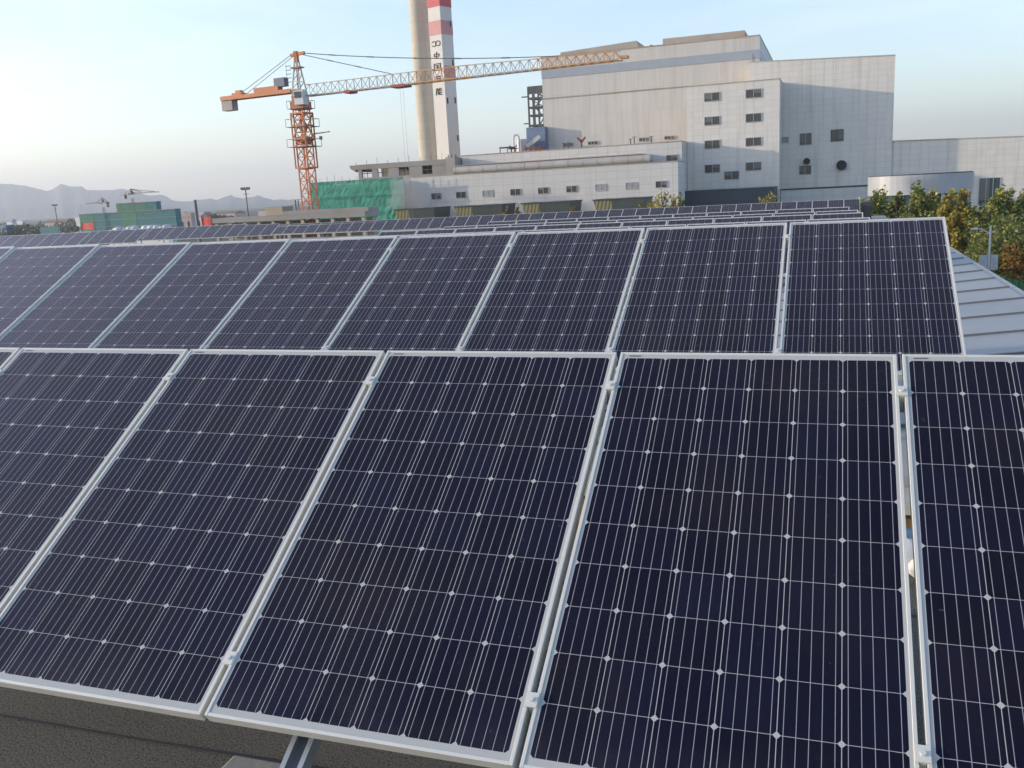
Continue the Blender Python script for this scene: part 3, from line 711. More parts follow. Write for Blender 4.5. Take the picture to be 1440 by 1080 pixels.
for cxg, st, sw_ in ((2.7, -2.5, 4.9), (7.2, 0, 6.2832)):
    n = 16; pr_ = None
    for k in range(n+1):
        a_ = st+sw_*k/n; p2 = (cxg+2.5*math.cos(a_), 5+3.0*math.sin(a_))
        if pr_: ring_l.append((pr_, p2))
        pr_ = p2
GL['logo'] = ring_l
for nm, yc, sz in (('logo',58.5,1.75), ('zhong',75.5,1.5), ('guo',92,1.6), ('jie',109,1.5), ('neng',127,1.55)):
    zc_ = zz(yc); m = MB(); k = sz/10
    h = half+.03+.02; wx = 1.62 if nm == 'logo' else 1.4
    for (p, q) in GL[nm]:
        a_ = rot2((p[0]-5)*k*wx, -h)+(zc_+(p[1]-5)*k,); b_ = rot2((q[0]-5)*k*wx, -h)+(zc_+(q[1]-5)*k,)
        if nm == 'logo': m.bar(a_, b_, .14, .14)
        else: m.bar(a_, b_, .16, .16)
    m.build('lettering', 'ink', sq)
for x, y in ((632,30),(633.5,86),(625.8,141),(637.5,140),(641,194)):
    pass
for fx, yc in ((.55,30),(.6,86),(.6,140),(.65,194),(-.75,141)):
    zc_ = zz(yc); a_ = rot2(half+.05, fx*half); m = MB().bar((a_[0],a_[1],zc_-.65),(a_[0],a_[1],zc_+.65),.5,.12); m.build('access_door', 'dark', sq)
m = MB()
for k in range(7): m.tube((-82.5+k*.45, 196.5+.2*(k%3), 17.5),(-82.5+k*.45,196.5+.2*(k%3), 19.2+.5*(k%2)),.12,n=6)
tag(m.build('pipe_cluster', 'dark', loc=(-81,196.5,17.5)), 'small dark pipe cluster at the foot of the square chimney', 'pipes')

# steel stair tower and plant on the left of the boiler house
st = thing('steel_tower', 'dark open steel framework tower against the left end of the boiler house', 'steel tower', (-57.8, 188, 0))
x0, x1, y0, y1 = -59.3, -56.1, 187, 190.2
m = MB()
for x in (x0, (x0+x1)/2-.4, x1):
    for y in (y0, y1): m.bar((x,y,0),(x,y,31.6),.32)
m.build('column', 'tower_steel', st)
m = MB()
for k, z in enumerate((20,22,24,26,27.6,29.4,31.6)):
    m.box(x0-.1, x1+.1, y0-.1, y0+.15, z-.16, z+.16); m.box(x0-.1, x1+.1, y1-.15, y1+.1, z-.16, z+.16); m.box(x0-.1,x0+.15,y0,y1,z-.16,z+.16); m.box(x1-.15,x1+.1,y0,y1,z-.16,z+.16)
m.box(x0-1.3,x0,y0,y0+.6,24.35,24.55); m.box(x0-1.5,x0,y0,y0+.6,29.7,29.9); m.build('platform', 'tower_steel', st)
m = MB()
for k, (za, zb2) in enumerate(((20,22.8),(22.8,25.4),(25.4,27.6),(27.6,29.4),(29.4,31.5))):
    a_, b_ = ((x0+1.4, x1) if k % 2 == 0 else (x1, x0+1.4)); m.bar((a_,y0,zb2),(b_,y0,za),.22)
m.bar((x0,y0,31.4),(x1,y0,29.5),.18).bar((x0,y0,29.5),(x1,y0,27.6),.16)
m.build('brace', 'tower_steel', st)
MB().box(x0-.1,x1+.15,y0-.12,y0-.05,30.2,31.7).build('top_panel', 'tower_steel', st)
bp = thing('filter_plant', 'blue filter housing with grey silo below the steel tower', 'plant', (-60, 184, 0))
p0, p1 = at(741, 205, 184), at(766, 178, 184)
MB().box(p0.x, p1.x, 184, 186, 0, at(750,179,184).z).build('housing', 'blue', bp)
c_ = at(737, 200, 182); MB().tube((c_.x,182,0),(c_.x,182,at(737,196,182).z),1.5,n=20).build('silo', 'greywhite', bp)
c_ = at(748, 200, 181); m = MB().bar((c_.x-1.5,181,at(745,208,181).z),(c_.x+1.8,181,at(757,192,181).z),.8); m.build('chute', 'greywhite', bp)
c_ = at(726, 200, 180); tz = at(726,190,180).z
m = MB().tube((c_.x-.55,180,0),(c_.x-.55,180,tz-.5),.16); m.tube((c_.x+.55,180,0),(c_.x+.55,180,tz-.5),.22)
for k in range(6):
    a0, a1 = math.pi*k/6, math.pi*(k+1)/6; m.tube((c_.x-.55*math.cos(a0),180,tz-.5+.55*math.sin(a0)),(c_.x-.55*math.cos(a1),180,tz-.5+.55*math.sin(a1)),.18)
tag(m.build('gooseneck_pipe', 'greywhite', loc=(c_.x,180,0)), 'grey gooseneck pipe left of the blue filter housing', 'pipe')
for x, lb in ((722,'left red-brown pipe stand by the gooseneck pipe'), (743,'middle red-brown pipe stand below the blue housing'), (757,'right red-brown pipe stand against the boiler house')):
    c_ = at(x, 215, 178); zt_ = at(x, 206, 178).z
    m = MB().bar((c_.x-.4,178,0),(c_.x-.4,178,zt_-.5),.22).bar((c_.x+.4,178,0),(c_.x+.4,178,zt_-.5),.22).bar((c_.x-.9,178,zt_-.4),(c_.x+.9,178,zt_-.4),.25)
    m.bar((c_.x-.8,178,zt_+.2),(c_.x,178,zt_-.4),.2).bar((c_.x+.8,178,zt_+.2),(c_.x,178,zt_-.4),.2)
    tag(m.build('pipe_stand', 'rust', loc=(c_.x,178,0)), lb, 'pipe stand', 'red-brown pipe stands')
p0, p1 = at(702,208,177), at(719,208,177)
m = MB().box(p0.x,p1.x,177,178.5,p0.z-.12,p0.z+.12)
for x in (p0.x+.1,(p0.x+p1.x)/2+.4,p1.x-.1): m.bar((x,177.2,0),(x,177.2,p0.z-.1),.14)
m.box(p0.x+.5,p1.x-.5,177.1,178,p0.z-1.9,p0.z-1.6)
tag(m.build('pipe_rack', 'dark', loc=(p0.x,177,0)), 'small dark pipe rack at the left end of the plant roof', 'pipe rack')

# ------------------------------------------------------------------ tower crane
def crane(name, label, base, ztop, dirv, jl, cl, hw, jh, detail, mt=('orange','jib','cable')):
    t = thing(name, label, 'tower crane', (base[0], base[1], 0))
    bx_, by_ = base; e = Vector((dirv[0], dirv[1], 0)).normalized(); s = Vector((-e.y, e.x, 0)); o = Vector((bx_, by_, 0))
    def P(a_, b_, z): return o+e*a_+s*b_+Vector((0,0,z))
    mm = MB(); k = hw; r_ = .09*hw
    for sx in (-1,1):
        for sy in (-1,1): mm.bar(P(sx*k,sy*k,0), P(sx*k,sy*k,ztop), r_*2)
    st_ = hw*2.1; z = 0; fl = 0
    while z < ztop-.1:
        z2 = min(ztop, z+st_)
        for (a0,b0,a1,b1) in ((-k,-k,k,-k),(k,-k,k,k),(k,k,-k,k),(-k,k,-k,-k)):
            mm.bar(P(a0,b0,z2), P(a1,b1,z2), r_*1.2)
            if fl % 2: a0,b0,a1,b1 = a1,b1,a0,b0
            mm.bar(P(a0,b0,z), P(a1,b1,z2), r_*1.2)
            if detail: mm.bar(P(a1,b1,z), P((a0+a1)/2,(b0+b1)/2,(z+z2)/2), r_)
        z = z2; fl += 1
    mm.build('mast', mt[0], t)
    # jib: triangular truss
    zj = ztop+1.6; jm = MB(); n = int(jl/1.25)
    zt2 = zj+jh; w2 = jh*.55
    def tp(f): return zt2-(zt2-zj)*.35*max(0, (f-.55)/.45)
    cut = [i for i in range(n+1)]
    parts = (('jib', 0, .30*n, mt[1]), )
    def seg(i0, i1, mname, pname):
        m = MB()
        for i in range(i0, i1):
            f0, f1 = i/n, (i+1)/n; a0, a1 = 1.2+jl*f0, 1.2+jl*f1; am = (a0+a1)/2
            T0, T1, Tm = tp(f0), tp(f1), tp((f0+f1)/2)
            m.bar(P(a0,0,T0), P(a1,0,T1), .12)
            for sd in (-1,1):
                m.bar(P(a0,sd*w2,zj), P(a1,sd*w2,zj), .12); m.bar(P(a0,sd*w2,zj), P(am,0,Tm), .065); m.bar(P(am,0,Tm), P(a1,sd*w2,zj), .065)
            m.bar(P(a0,-w2,zj), P(a0,w2,zj), .08); m.bar(P(a0,-w2,zj), P(a1,w2,zj), .07)
        m.build(pname, mname, t)
    if detail:
        i1, i2, i3 = int(n*.40), int(n*.57), int(n*.77)
        seg(0, i1, mt[1], 'jib'); seg(i1, i2, 'orange_pale', 'jib'); seg(i2, i3, mt[1], 'jib'); seg(i3, n, 'orange_pale', 'jib')  # orange cast before chimneys and boiler house is optical, put into the colour
        m = MB(); m.bar(P(1.2+jl,0,zj+.3), P(2.2+jl,0,zj+.25), .7, .35); m.build('jib_tip', 'orange_pale', t)
        for a_, ln in ((jl*.175,1.1),(jl*.34,2.2)):
            m = MB().bar(P(a_,0,zj-.22), P(a_+ln,0,zj-.22), w2*1.9, .2)
            for sd in (-1,1): m.bar(P(a_,sd*w2,zj-.1), P(a_+ln,sd*w2,zj-.1), .14, .34)
            m.build('trolley', 'dull_red', t)
        a_ = jl*.34+1.1; m = MB()
        m.tube(P(a_-.25,0,zj-.3), P(a_-.25,0,1.9), .018, n=5); m.tube(P(a_+.25,0,zj-.3), P(a_+.25,0,1.9), .018, n=5); m.bar(P(a_-.3,0,1.6),P(a_+.3,0,1.6),.35,.6)
        m.build('hoist_rope', mt[2], t)
    else: seg(0, n, mt[1], 'jib')
    # counter-jib
    zc2 = zj+(.75 if detail else -.1)
    m = MB(); m.bar(P(-1.0,-.7,zc2+.15), P(-cl,-.7,zc2+.15), .3, .55); m.bar(P(-1.0,.7,zc2+.15), P(-cl,.7,zc2+.15), .3, .55); m.bar(P(-1,0,zc2), P(-cl,0,zc2), 1.3, .1)
    m.build('counter_jib', 'orange' if detail else mt[0], t)
    m = MB(); m.bar(P(-cl*.86,0,zc2-.55), P(-cl*1.0,0,zc2-.55), 1.3, 2.1); m.build('counterweight', 'ballast', t)
    zap = ztop+(7.75 if detail else 3.6)
    m = MB()
    for sx in (-1,1):
        for sy in (-1,1): m.bar(P(sx*.85,sy*.8,zj-.2), P(sx*.16,sy*.16,zap-.8), .15)
    for k2 in range(5):
        f_ = k2/5; a_ = .85-.69*f_; z_ = zj+(zap-.8-zj)*f_
        f2 = (k2+1)/5; a2 = .85-.69*f2; z2 = zj+(zap-.8-zj)*f2
        for sy in (-1,1): m.bar(P(-a_,sy*a_,z_), P(a2,sy*a2,z2), .08); m.bar(P(-a2,sy*a2,z2), P(a2,sy*a2,z2), .08)
        for sx in (-1,1): m.bar(P(sx*a_,-a_,z_), P(sx*a2,a2,z2), .08)
    m.build('apex_frame', mt[1] if detail else mt[0], t)
    m = MB().bar(P(0,0,zap-1.3), P(0,0,zap+.1), .55, .55); m.bar(P(-.9,0,zap-.35), P(1.5,0,zap-.25), .35, .4); m.box(P(0,0,0).x-.9,P(0,0,0).x+.9,by_-.5,by_+.5,zap-2.2,zap-2.05); m.build('apex_head', mt[0], t)
    m = MB(); cr = .05 if detail else .12; SAG = .5 if detail else .1
    for sd in (-.12,.12):
        e0 = P(.9,sd,zap-.2); e1 = P(1.2+jl*.83,sd*.5,tp(.83)+.1); n_ = 10; pp_ = [e0.lerp(e1, k2/n_)-Vector((0,0,4*SAG*(k2/n_)*(1-k2/n_))) for k2 in range(n_+1)]
        for k2 in range(n_): m.tube(pp_[k2], pp_[k2+1], cr, n=5)
        m.tube(P(.9,sd,zap-.4), P(1.2+jl*.305,sd,tp(.3)+.1), cr, n=5)
        m.tube(P(-.7,sd*3,zap-.4), P(-cl*.73,sd*5,zc2+.6), cr, n=5)
    if detail:
        for f_ in (.12,.28,.47,.62,.8): 
            g_ = lambda w_: P(.9,0,zap-.2).lerp(P(1.2+jl*.83,0,tp(.83)+.1), w_)-Vector((0,0,4*SAG*w_*(1-w_))); m.bar(g_(f_), g_(f_+.03), .16, .16)
        for f_ in (.3,.62): q = P(.9,0,zap-.4).lerp(P(1.2+jl*.305,0,tp(.3)+.1), f_); q2 = P(.9,0,zap-.4).lerp(P(1.2+jl*.305,0,tp(.3)+.1), f_+.06); m.bar(q, q2, .15, .15)
    m.build('pendant_cable', mt[2], t)
    if detail:
        m = MB().bar(P(-3.4,0,zc2+.75), P(-7.9,0,zc2+.75), 1.1, .75); m.bar(P(-10.3,0,zc2+.5), P(-12.2,0,zc2+.5), 1.0, .6)
        m.bar(P(-10.6,0,zc2+.9), P(-11.6,0,zc2+.9), .7, .5); m.build('winch', 'orange', t)
        m = MB().bar(P(-2.2,0,zc2+1.55), P(-4.1,0,zc2+1.55), 1.0, 1.2); m.build('control_box', 'slate', t)
        m = MB().bar(P(1.0,-1.1,ztop+.35), P(1.0,-1.1,ztop+2.3), 1.45, 1.35); cbn = m.build('cab', 'cabin', t)
        m = MB().bar(P(1.0,-1.84,ztop+1.3), P(1.0,-1.84,ztop+2.1), 1.0, .12); m.build('cab_window', 'glass', cbn)
        m = MB().bar(P(0,0,ztop-.2), P(0,0,ztop+.9), 2.2, 2.2); m.bar(P(0,0,ztop+.9), P(0,0,ztop+1.7), 1.7, 1.9); m.build('slewing_ring', mt[0], t)
        # climbing cage and walkways
        m = MB(); c_ = hw+.28
        for sx in (-1,1):
            for sy in (-1,1): m.bar(P(sx*c_,sy*c_,ztop-8.5), P(sx*c_,sy*c_,ztop-.6), .16)
        for z_ in (ztop-.7,ztop-2.4,ztop-4.3,ztop-5.4,ztop-8.4):
            for (a0,b0,a1,b1) in ((-c_,-c_,c_,-c_),(c_,-c_,c_,c_),(c_,c_,-c_,c_),(-c_,c_,-c_,-c_)): m.bar(P(a0,b0,z_), P(a1,b1,z_), .2)
        for z0_, z1_ in ((ztop-4.3,ztop-.7),(ztop-5.4,ztop-4.3)):
            for sy in (-1,1): m.bar(P(-c_,sy*c_,z0_), P(c_,sy*c_,z1_), .14); m.bar(P(c_,sy*c_,z0_), P(-c_,sy*c_,z1_), .14)
        m.bar(P(0,0,ztop-4.9), P(0,0,ztop-4.0), 1.8, 1.8); m.build('climbing_cage', mt[0], t)
        m = MB()
        for z_, ex_ in ((ztop-.05,1.4),(ztop-2.6,1.7),(ztop-5.4,1.75)):
            for sy in (-1,1): m.bar(P(-ex_,sy*(ex_-.25),z_), P(ex_,sy*(ex_-.2),z_), .35, .07); m.bar(P(sy*(ex_-.25),-ex_,z_), P(sy*(ex_-.25),ex_,z_), .5, .08)
            for sx in (-1,1):
                for sy in (-1,1): m.bar(P(sx*ex_,sy*ex_,z_), P(sx*ex_,sy*ex_,z_+1.1), .05)
                m.bar(P(sx*ex_,-ex_,z_+1.1), P(sx*ex_,ex_,z_+1.1), .05); m.bar(P(-ex_,sx*ex_,z_+1.1), P(ex_,sx*ex_,z_+1.1), .05)
        m.bar(P(1.6,0,ztop-3.7), P(4.6,0,ztop-3.6), .3, .14); m.bar(P(3.0,0,ztop-4.6), P(3.0,0,ztop-4.1), .3, .4); m.build('walkway', 'cable', t)
        m = MB()
        for k2 in range(5): m.bar(P(-1.2,0,zj+2.2+k2*.55), P(-2.0,0,zj+2.2+k2*.55), .3, .05)
        m.bar(P(-2.0,0,zj+2), P(-2.0,0,zj+4.6), .05); m.build('ladder', 'cable', t)
    return t
MAT['orange_pale'] = plain('crane_orange_pale', (.5, .26, .1), .55, .05, .2, .5)
MAT['dull_red'] = plain('dull_red_paint', (.32, .06, .05), .6, 0, .2, 1.)
MAT['slate'] = plain('slate_box', (.13, .15, .2), .6, 0, .1, 1.)
q = ray(437, 293)*135; cb0 = ray(430, 122)*135; ctip = ray(880, 73)*(135*.843)
jd = (ctip-cb0); jl = Vector((jd.x, jd.y)).length
crane('tower_crane', 'tall orange lattice tower crane with long jib reaching across the chimneys', (q.x, q.y), 24.25, (jd.x, jd.y), jl-2.2, 14.2, .83, 1.55, True)
# two far cranes at the left
MAT['far_steel'] = plain('far_crane_steel', (.13, .13, .14), .6, .1, .2, .2)
p_ = at(189, 300, 300); crane('tower_crane', 'small far tower crane above the taller green-netted block', (p_.x, p_.y), at(188,273,300).z-1.5, (.99, -.2), 15, 4.6, .38, .42, False, ('far_steel','far_steel','cable'))
p_ = at(148, 310, 300); crane('tower_crane', 'small far tower crane with its jib to the left, before the lower netted block', (p_.x, p_.y), at(145,286,300).z-1.5, (-.99, .2), 10, 3.0, .38, .42, False, ('far_steel','far_steel','cable'))

# ------------------------------------------------------------------ left middle distance
def netblock(x0p, x1p, ytp, Y, depth, mt, label, split=None):
    a_ = at(x0p, ytp, Y); b_ = at(x1p, ytp-.0534*(x1p-x0p), Y)
    t = thing('netted_building', label, 'building', ((a_.x+b_.x)/2, Y, 0))
    xm = at(split, ytp, Y).x if split else None
    if split: MB().box(a_.x, xm, Y, Y+depth, 0, a_.z).build('debris_net', mt[0], t); MB().box(xm+.01, b_.x, Y+.05, Y+depth, 0, a_.z).build('debris_net', mt[1], t)
    else: MB().box(a_.x, b_.x, Y, Y+depth, 0, a_.z).build('debris_net', mt[0], t)
    m = MB()
    for k in range(1, 4): m.box(a_.x-.1, b_.x+.1, Y-.12, Y+.2, a_.z*k/4-.1, a_.z*k/4+.1)
    m.build('scaffold_tie', 'raw', t)
    MB().box(a_.x-.2, b_.x+.2, Y-.2, Y+depth+.2, a_.z, a_.z+.25).build('top_rail', 'raw', t)
    return t
netblock(111, 171, 302, 300, 3, ('net_far','net_teal'), 'low green-netted building site block behind the red banner', 131)
netblock(163, 219, 287, 310, 3, ('net_far','net_teal'), 'tallest green-netted block on the left skyline', 205)
netblock(170, 246, 298.5, 285, 3, ('net_far','net_teal'), 'wide teal-netted block in front of the tallest netted block', 191)
def banner(x0p, x1p, y0p, y1p, Y, label):
    a_ = at(x0p, y0p, Y); b_ = at(x1p, y1p, Y); m = MB(); n = 10; vs = []
    for i in range(n+1):
        f_ = i/n; yy = Y+.02*math.sin(f_*7)
        vs += [(a_.x+(b_.x-a_.x)*f_, yy, b_.z+.12*math.sin(f_*3.2)), (a_.x+(b_.x-a_.x)*f_, yy+.03, a_.z-.5*f_*(1-f_)*2)]
    m.add(vs, [(2*i, 2*i+2, 2*i+3, 2*i+1) for i in range(n)])
    t = thing('banner', label, 'banner', (a_.x, Y, 0)); m.build('cloth', 'red', t)
    MB().tube((a_.x,Y,0),(a_.x,Y,a_.z+.3),.09).tube((b_.x,Y,0),(b_.x,Y,a_.z+.3),.09).build('pole', 'far_steel', t)
banner(114, 133, 313, 323, 220, 'bright red banner before the left netted block')
banner(283, 298, 304, 318, 180, 'bright red banner at the left end of the low concrete building')
# low unfinished concrete building in front of the crane
cl = thing('concrete_frame', 'low long unfinished concrete building at the foot of the tower crane', 'building', (-75, 122, 0))
aL, aR = at(298, 308, 118), at(513, 296.5, 118); zt_ = (aL.z+aR.z)/2
MB().box(aL.x, aR.x, 118, 122.5, zt_-.7, zt_).build('roof_beam', 'raw', cl)
MB().box(aL.x+.6, aR.x-.2, 118.3, 122, zt_-2.9, zt_-2.2).build('lower_beam', 'tan', cl)
m = MB()
for k in range(11): x = aL.x+.3+(aR.x-aL.x-1)*k/10; m.box(x, x+.5, 118.15, 118.7, 0, zt_-.86)
m.build('column', 'tan', cl); MB().box(aL.x+.4, aR.x-.4, 121.0, 122.3, 0, zt_-.9).build('infill_wall', 'tan', cl)
aM = at(392, 301, 118)
MB().box(aM.x, aR.x+.05, 119, 122.3, zt_+.01, zt_+.55).build('upper_parapet', 'raw', cl)
p_ = at(374, 300, 120); MB().box(p_.x, p_.x+2.9, 120, 123, zt_+.01, zt_+1.25).build('roof_box', 'tan', cl)
p_ = at(362, 300, 120); MB().box(p_.x, p_.x+1.5, 120.2, 122, zt_+.01, zt_+.7).build('roof_box', 'pinkwall', cl)
# slim masts and poles
def pole(x, y0p, y1p, Y, r_, label, heads):
    t_ = at(x, y0p, Y); m = MB().tube((t_.x,Y,0),(t_.x,Y,t_.z),r_,r_*.7,n=8)
    t = thing('flood_mast' if heads else 'mast', label, 'mast', (t_.x, Y, 0)); m.build('pole', 'far_steel', t)
    if heads:
        m = MB().bar((t_.x-.9,Y,t_.z-.1),(t_.x+.9,Y,t_.z-.1),.12); m.bar((t_.x-.6,Y,t_.z-.9),(t_.x+.6,Y,t_.z-.9),.1)
        for k in (-.8,-.3,.3,.8): m.box(t_.x+k-.15,t_.x+k+.15,Y-.2,Y+.15,t_.z-.05,t_.z+.35)
        m.build('lamp_head', 'far_steel', t)
pole(345, 266, 303, 150, .17, 'slim mast with floodlight heads left of the tower crane', True)
pole(274, 281, 303, 160, .42, 'dark leaning chimney-like pole left of the floodlight mast', False)
pole(77, 289, 320, 220, .16, 'far slim mast with small heads above the left treeline', True)
p_ = at(415, 281, 140); t = thing('utility_pole', 'utility pole with cross-arm just left of the crane mast', 'utility pole', (p_.x, 140, 0))
MB().tube((p_.x,140,0),(p_.x,140,p_.z),.14).tube((p_.x+.55,140,0),(p_.x+.55,140,p_.z),.1).build('pole', 'far_steel', t)
MB().bar((p_.x-1.0,140,p_.z),(p_.x+1.3,140,p_.z),.12,.1).bar((p_.x-.7,140,p_.z-.9),(p_.x+1.0,140,p_.z-.9),.1,.08).build('cross_arm', 'far_steel', t)
# far houses, sheds and a treeline before the mountains
def house(x0p, x1p, yt, Y, wall, rf, label, gable=True):
    a_ = at(x0p, yt, Y); b_ = at(x1p, yt-.0534*(x1p-x0p), Y); d_ = max(4, (b_.x-a_.x)*.7)
    t = thing('house', label, 'house', ((a_.x+b_.x)/2, Y, 0)); h_ = max(2.5, a_.z)
    MB().box(a_.x, b_.x, Y, Y+d_, 0, h_*.8).build('wall', wall, t)
    m = MB(); ym = Y+d_/2
    if gable: m.add([(a_.x-.3,Y-.3,h_*.8),(b_.x+.3,Y-.3,h_*.8),(b_.x+.3,Y+d_+.3,h_*.8),(a_.x-.3,Y+d_+.3,h_*.8),(a_.x-.3,ym,h_),(b_.x+.3,ym,h_)], [(0,1,5,4),(2,3,4,5),(1,2,5),(3,0,4),(3,2,1,0)])
    else: m.box(a_.x-.2,b_.x+.2,Y-.2,Y+d_+.2,h_*.8,h_)
    m.build('roof', rf, t)
    n = max(2, int((b_.x-a_.x)/3))
    for k in range(n):
        x = a_.x+(b_.x-a_.x)*(k+.5)/n; MB().box(x-.5, x+.5, Y-.06, Y+.05, h_*.35, h_*.6).build('window', 'glass', t)
house(0, 8, 317, 330, 'bluewall', 'bluewall', 'blue sheeted shed at the left edge of the photo', False)
house(8, 16, 308, 520, 'cabin', 'stripe', 'pale blue-grey house beyond the left trees')
house(20, 31, 311, 560, 'cabin', 'cabin', 'low white house beyond the left trees', False)
house(62, 78, 310, 460, 'pinkwall', 'tiles', 'long brownish-pink house left of the far slim mast')
house(79, 92, 309.5, 450, 'pinkwall', 'tiles', 'brownish-pink house right of the far slim mast')
house(106, 114, 306, 330, 'cabin', 'cabin', 'small white hut left of the netted blocks', False)
house(250, 268, 300, 330, 'pinkwall', 'pinkwall', 'pale pink house right of the netted blocks', False)
house(266, 282, 299, 340, 'cabin', 'pinkwall', 'white and pink house left of the right red banner')
house(300, 330, 298, 520, 'pinkwall', 'tiles', 'far low house behind the concrete frame')
a_ = at(56, 319.5, 300); b_ = at(84, 318, 300); MBf = MB().box(a_.x, b_.x, 300, 300.2, 0, a_.z)
t = thing('site_hoarding', 'green site hoarding below the far brownish houses', 'hoarding', (a_.x, 300, 0)); MBf.build('panel', 'net_teal', t)
m = MB(); [m.box(a_.x+k*(b_.x-a_.x)/6-.1, a_.x+k*(b_.x-a_.x)/6+.1, 300.2, 300.4, 0, a_.z) for k in range(7)]; m.build('post', 'far_steel', t)
# sacks and rubble along the edge behind the left tables
rk = random.Random(4); m = MB()
p0, p1 = at(160, 320.5, 71.2), at(236, 315.5, 71.2)
for k in range(46):
    f_ = k/45; m.ball((p0.x+(p1.x-p0.x)*f_+rk.uniform(-.2,.2), 71.2+rk.uniform(-.3,.3), p0.z-.35+rk.uniform(-.1,.22)), (rk.uniform(.3,.55),.4,rk.uniform(.18,.32)), 8)
m.box(p0.x-.5,p1.x+.5,70.9,71.6,ZB,p0.z-.45)
tag(m.build('sack_pile', 'greywhite', loc=(p0.x,71.2,ZB)), 'row of pale sacks heaped along the roof edge behind the left tables', 'sacks')

# ------------------------------------------------------------------ trees
def leaf_cloud(m, rng, blobs, n, size, drop=0.):
    tot = sum(b[3]*b[4]*b[5] for b in blobs)
    for (cx_,cy_,cz_,rx,ry,rz) in blobs:
        for _ in range(max(4, int(n*rx*ry*rz/tot))):
            while True:
                a_, b_, c_ = rng.uniform(-1,1), rng.uniform(-1,1), rng.uniform(-1,1); d2 = a_*a_+b_*b_+c_*c_
                if .12 < d2 < 1: break
            k = (d2**.5)**-.35
            p = Vector((cx_+a_*rx*k, cy_+b_*ry*k, cz_+c_*rz*k))
            s_ = size*rng.uniform(.6,1.35)
            u = Vector((rng.gauss(0,1), rng.gauss(0,1), rng.gauss(0,.7))).normalized(); v = u.cross(Vector((rng.gauss(0,1), rng.gauss(0,1), rng.gauss(0,1)))).normalized()
            u *= s_*.5; v *= s_*.36
            m.add([p-u, p-v*.9+u*.1, p+u, p+v], [(0,1,2,3)])
def tree(x, y, h, rad, mat, label, kind='column', n=2600, size=.3, seed=0, group=None, name='tree'):
    rng = random.Random(seed*13+5); t = thing(name, label, 'tree' if name == 'tree' else 'shrub', (x, y, 0), group)
    tr = MB(); tr.tube((x,y,0),(x+rng.uniform(-.2,.2),y,h*.5),.022*h,.014*h,n=8); tr.tube((x,y,h*.48),(x+rng.uniform(-.2,.2),y,h*.93),.014*h,.004*h,n=6)
    blobs = []
    for k in range(44 if kind == 'column' else 36):
        f_ = .1+.86*(k+rng.random())/44 if kind == 'column' else rng.uniform(.3, .98); a_ = rng.uniform(0,6.283)
        prof_ = (math.sin(min(1,f_*1.05)*math.pi*.96)**.55 if kind == 'column' else math.sin(max(0,(f_-.2)/.82)*math.pi)**.6)
        if kind == 'column': prof_ = min(1, .62+f_) if f_ < .5 else max(.16, 1-((f_-.5)/.56)**2.0)
        rr_ = rad*prof_; rb2 = rng.uniform(.3,.5)*rad*max(.42, prof_)
        q_ = rng.uniform(.35,.85)*rr_
        b = (x+q_*math.cos(a_), y+q_*math.sin(a_), h*f_, rb2, rb2, rb2*(1.5 if kind == 'column' else .8))
        blobs.append(b)
        if f_ > .2: tr.tube((x, y, h*max(.1,f_-.14)), (b[0], b[1], b[2]), .006*h, .002*h, n=5)
    tr.build('trunk', 'bark', t)
    m = MB(); leaf_cloud(m, rng, blobs, n, size); m.build('crown', mat, t)
    return t
# row of columnar trees before the entrance hall (pixel of the top, distance, radius in pixels)
rows = [(1212,277,104,24,'lt','narrow gold-green tree at the left end of the tree row'),
        (1238,259,106,24,'lt','gold-green tree before the bright left end of the silver fascia'),
        (1262,268,110,17,'lg','slim dark green tree between the first gold-green trees'),
        (1290,255,106,27,'lt','wide gold-green tree before the middle of the silver fascia'),
        (1310,262,109,20,'lt','gold-green tree just left of the gap in the tree row'),
        (1336,264,104,15,'lt2','slim golden tree right of the gap in the tree row'),
        (1357,261,104,17,'lt2','golden tree next to the slim golden one, before the glazing'),
        (1378,285,100,17,'lg','short dark green tree between golden trees'),
        (1400,265,102,20,'lt','gold-green tree left of the tallest right-hand tree'),
        (1416,257,104,22,'lt','tallest gold-green tree near the right edge'),
        (1440,262,106,22,'lt','gold-green tree cut by the right edge of the photo')]
for k, (px, py, d, rpx, mt, lb) in enumerate(rows):
    p_ = at(px, py, d); tree(p_.x, d, p_.z, rpx*d/F_PX*.92, mt, lb, 'column', 5000, .36, k+1, 'trees before the entrance hall')
near = [(1446,300,82,60,'lg','big round green tree at the right edge, nearest of the trees','round',8000,.26),
        (1424,338,80,17,'lo','small orange-leaved tree at the right edge','round',1500,.2),
        (1396,318,90,26,'lg','round green tree behind the street lamp','round',2600,.26),
        (1352,352,92,18,'lg','low green tree left of the street lamp','round',1500,.22),
        (1376,366,84,14,'lg','low green bush at the eaves of the metal roof','round',1100,.2),
        (1290,292,94,30,'lg','round olive tree low behind the end of the second row','round',2600,.28)]
for k, (px, py, d, rpx, mt, lb, kd, n, s_) in enumerate(near):
    p_ = at(px, py, d); tree(p_.x, d, p_.z, rpx*d/F_PX*1.0, mt, lb, kd, n, s_, k+40)
